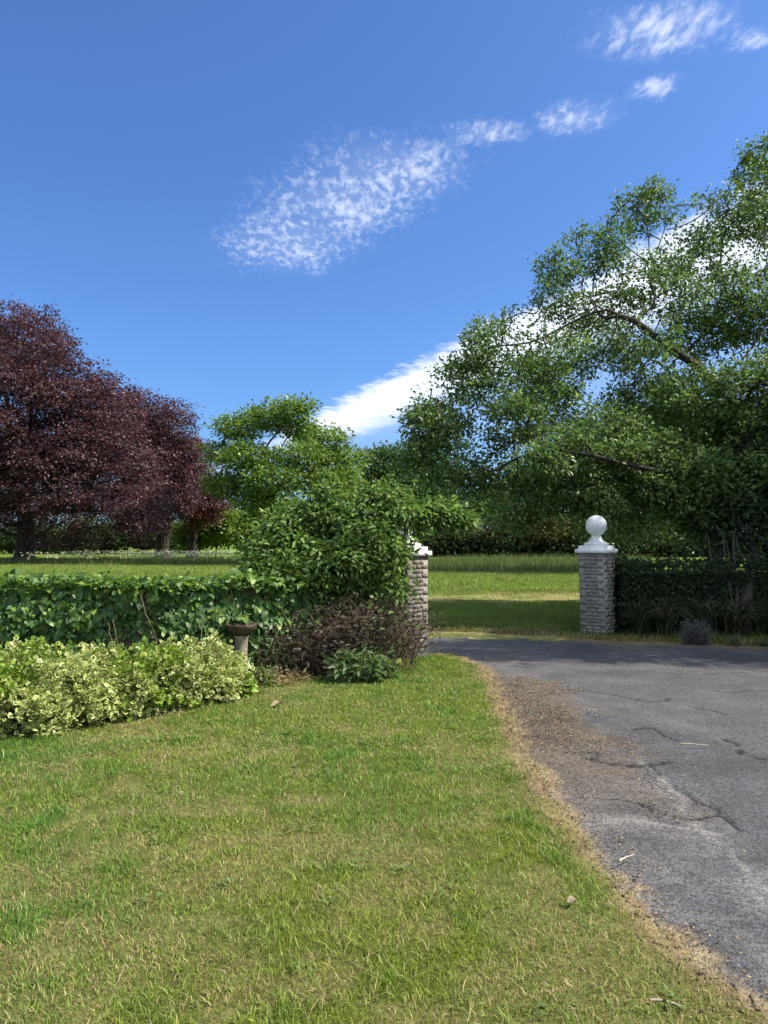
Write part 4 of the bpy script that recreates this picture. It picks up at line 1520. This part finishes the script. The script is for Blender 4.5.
n = 90000
x, y = scatter(n, .6, 4, 1.8, 9.2)
e = d_line(x, y, EDGE)
ins = in_poly(x, y, DRIVE)
k = ins & (rng.random(n) < .75 * sstep(1.2, .1, e) + .03) & (x < .56 * y + .3)
x, y = x[k], y[k]
n = len(x)
c = np.array((.12, .118, .118))[None] * (.4 + 1.4 * rng.random((n, 1)) ** 1.5)
chips('gravel', x, y, .002 + .0045 * rng.random(n) ** 2.5, c, 'loose grey stones along the broken edge of the drive', 'gravel', drive_z, .7)
n = 90000
x, y = scatter(n, .3, 4, 1.8, 9.4)
e = d_line(x, y, EDGE)
sg = in_poly(x, y, DRIVE)
cl = fbm(x, y, 2.2, 4, 71.)
lit = sstep(1.15, .4, e) * sstep(3.4, 5.4, y) * sstep(9.2, 8, y) * sstep(.40, .54, cl) * sg
k = (rng.random(n) < np.maximum(sstep(.26, .02, e + .18 * (cl - .5)) * .6, lit * .8)) & (x < .56 * y + .3)
x, y = x[k], y[k]
n = len(x)
br = (rng.random((n, 1)) < .45)
c = np.where(br, np.array((.13, .085, .05)), STRAW_E * 1.15) * (.55 + .8 * rng.random((n, 1)))
chips('dry_litter', x, y, .004 + .007 * rng.random(n) ** 2 + .006 * sstep(4.5, 6.5, y) * rng.random(n), c, 'dry straw and leaf crumbs along the edge of the drive', 'litter',
      lambda a, b_: np.maximum(drive_z(a, b_), lawn_z(a, b_)) + .003, .3, 2.0)

M_STICK = plain_mat('bleached_wood', (.30, .25, .18), (.46, .40, .31), scale=30)


def stick(px, py, ln, ang, r, label):
    p = gr(px, py)
    d = np.array((math.cos(ang), math.sin(ang)))
    z = float(max(lawn_z(np.array([p[0]]), np.array([p[1]]))[0], .02)) + .014
    P = [np.array((*(p + d * ln * (t - .5) + rng.normal(0, ln * .02, 2)), z + .004 * math.sin(t * 5))) for t in np.linspace(0, 1, 7)]
    o = tubes('stick', [P], [r], [np.array((.4, .34, .25))], M_STICK, None, 6)
    return tag(o, label, 'stick', 'dry sticks lying about')


stick(627, 868, .14, .7, .006, 'short pale stick on the straw edge where lawn meets drive')
stick(668, 1020, .10, -.3, .005, 'pale stick lying in the grass at the very bottom of the picture')
stick(695, 750, .22, -.1, .006, 'thin bleached stick lying out on the asphalt')


def dead_leaf(px, py, s, label):
    p = gr(px, py)
    z = float(lawn_z(np.array([p[0]]), np.array([p[1]]))[0]) + .03
    th = rng.random() * 6
    g = np.linspace(-1, 1, 5)
    V, Q = [], []
    for i, a in enumerate(np.linspace(0, 1, 6)):
        w = .45 * math.sin(math.pi * min(.97, a * .92 + .06)) ** .8
        for b_ in g:
            V.append((a - .5, b_ * w, .35 * b_ * b_ * w + .12 * math.sin(a * 5)))
    for i in range(5):
        for j in range(4):
            Q.append((i * 5 + j, i * 5 + j + 1, i * 5 + j + 6, i * 5 + j + 5))
    V = np.array(V) * s
    V = np.stack((V[:, 0] * math.cos(th) - V[:, 1] * math.sin(th), V[:, 0] * math.sin(th) + V[:, 1] * math.cos(th), V[:, 2]), 1) + np.array((*p, z))
    o = link('dead_leaf', raw_mesh('dead_leaf', V, [np.array(Q)], [np.tile(np.array((.26, .20, .13)), (len(Q), 1))], smooth=True), M_DRY)
    return tag(o, label, 'leaf', 'dead leaves on the lawn')


dead_leaf(572, 916, .045, 'curled grey brown dead leaf on the lawn near the straw edge')
dead_leaf(276, 713, .11, 'pale dead leaf on the lawn in front of the variegated shrubs and bramble')
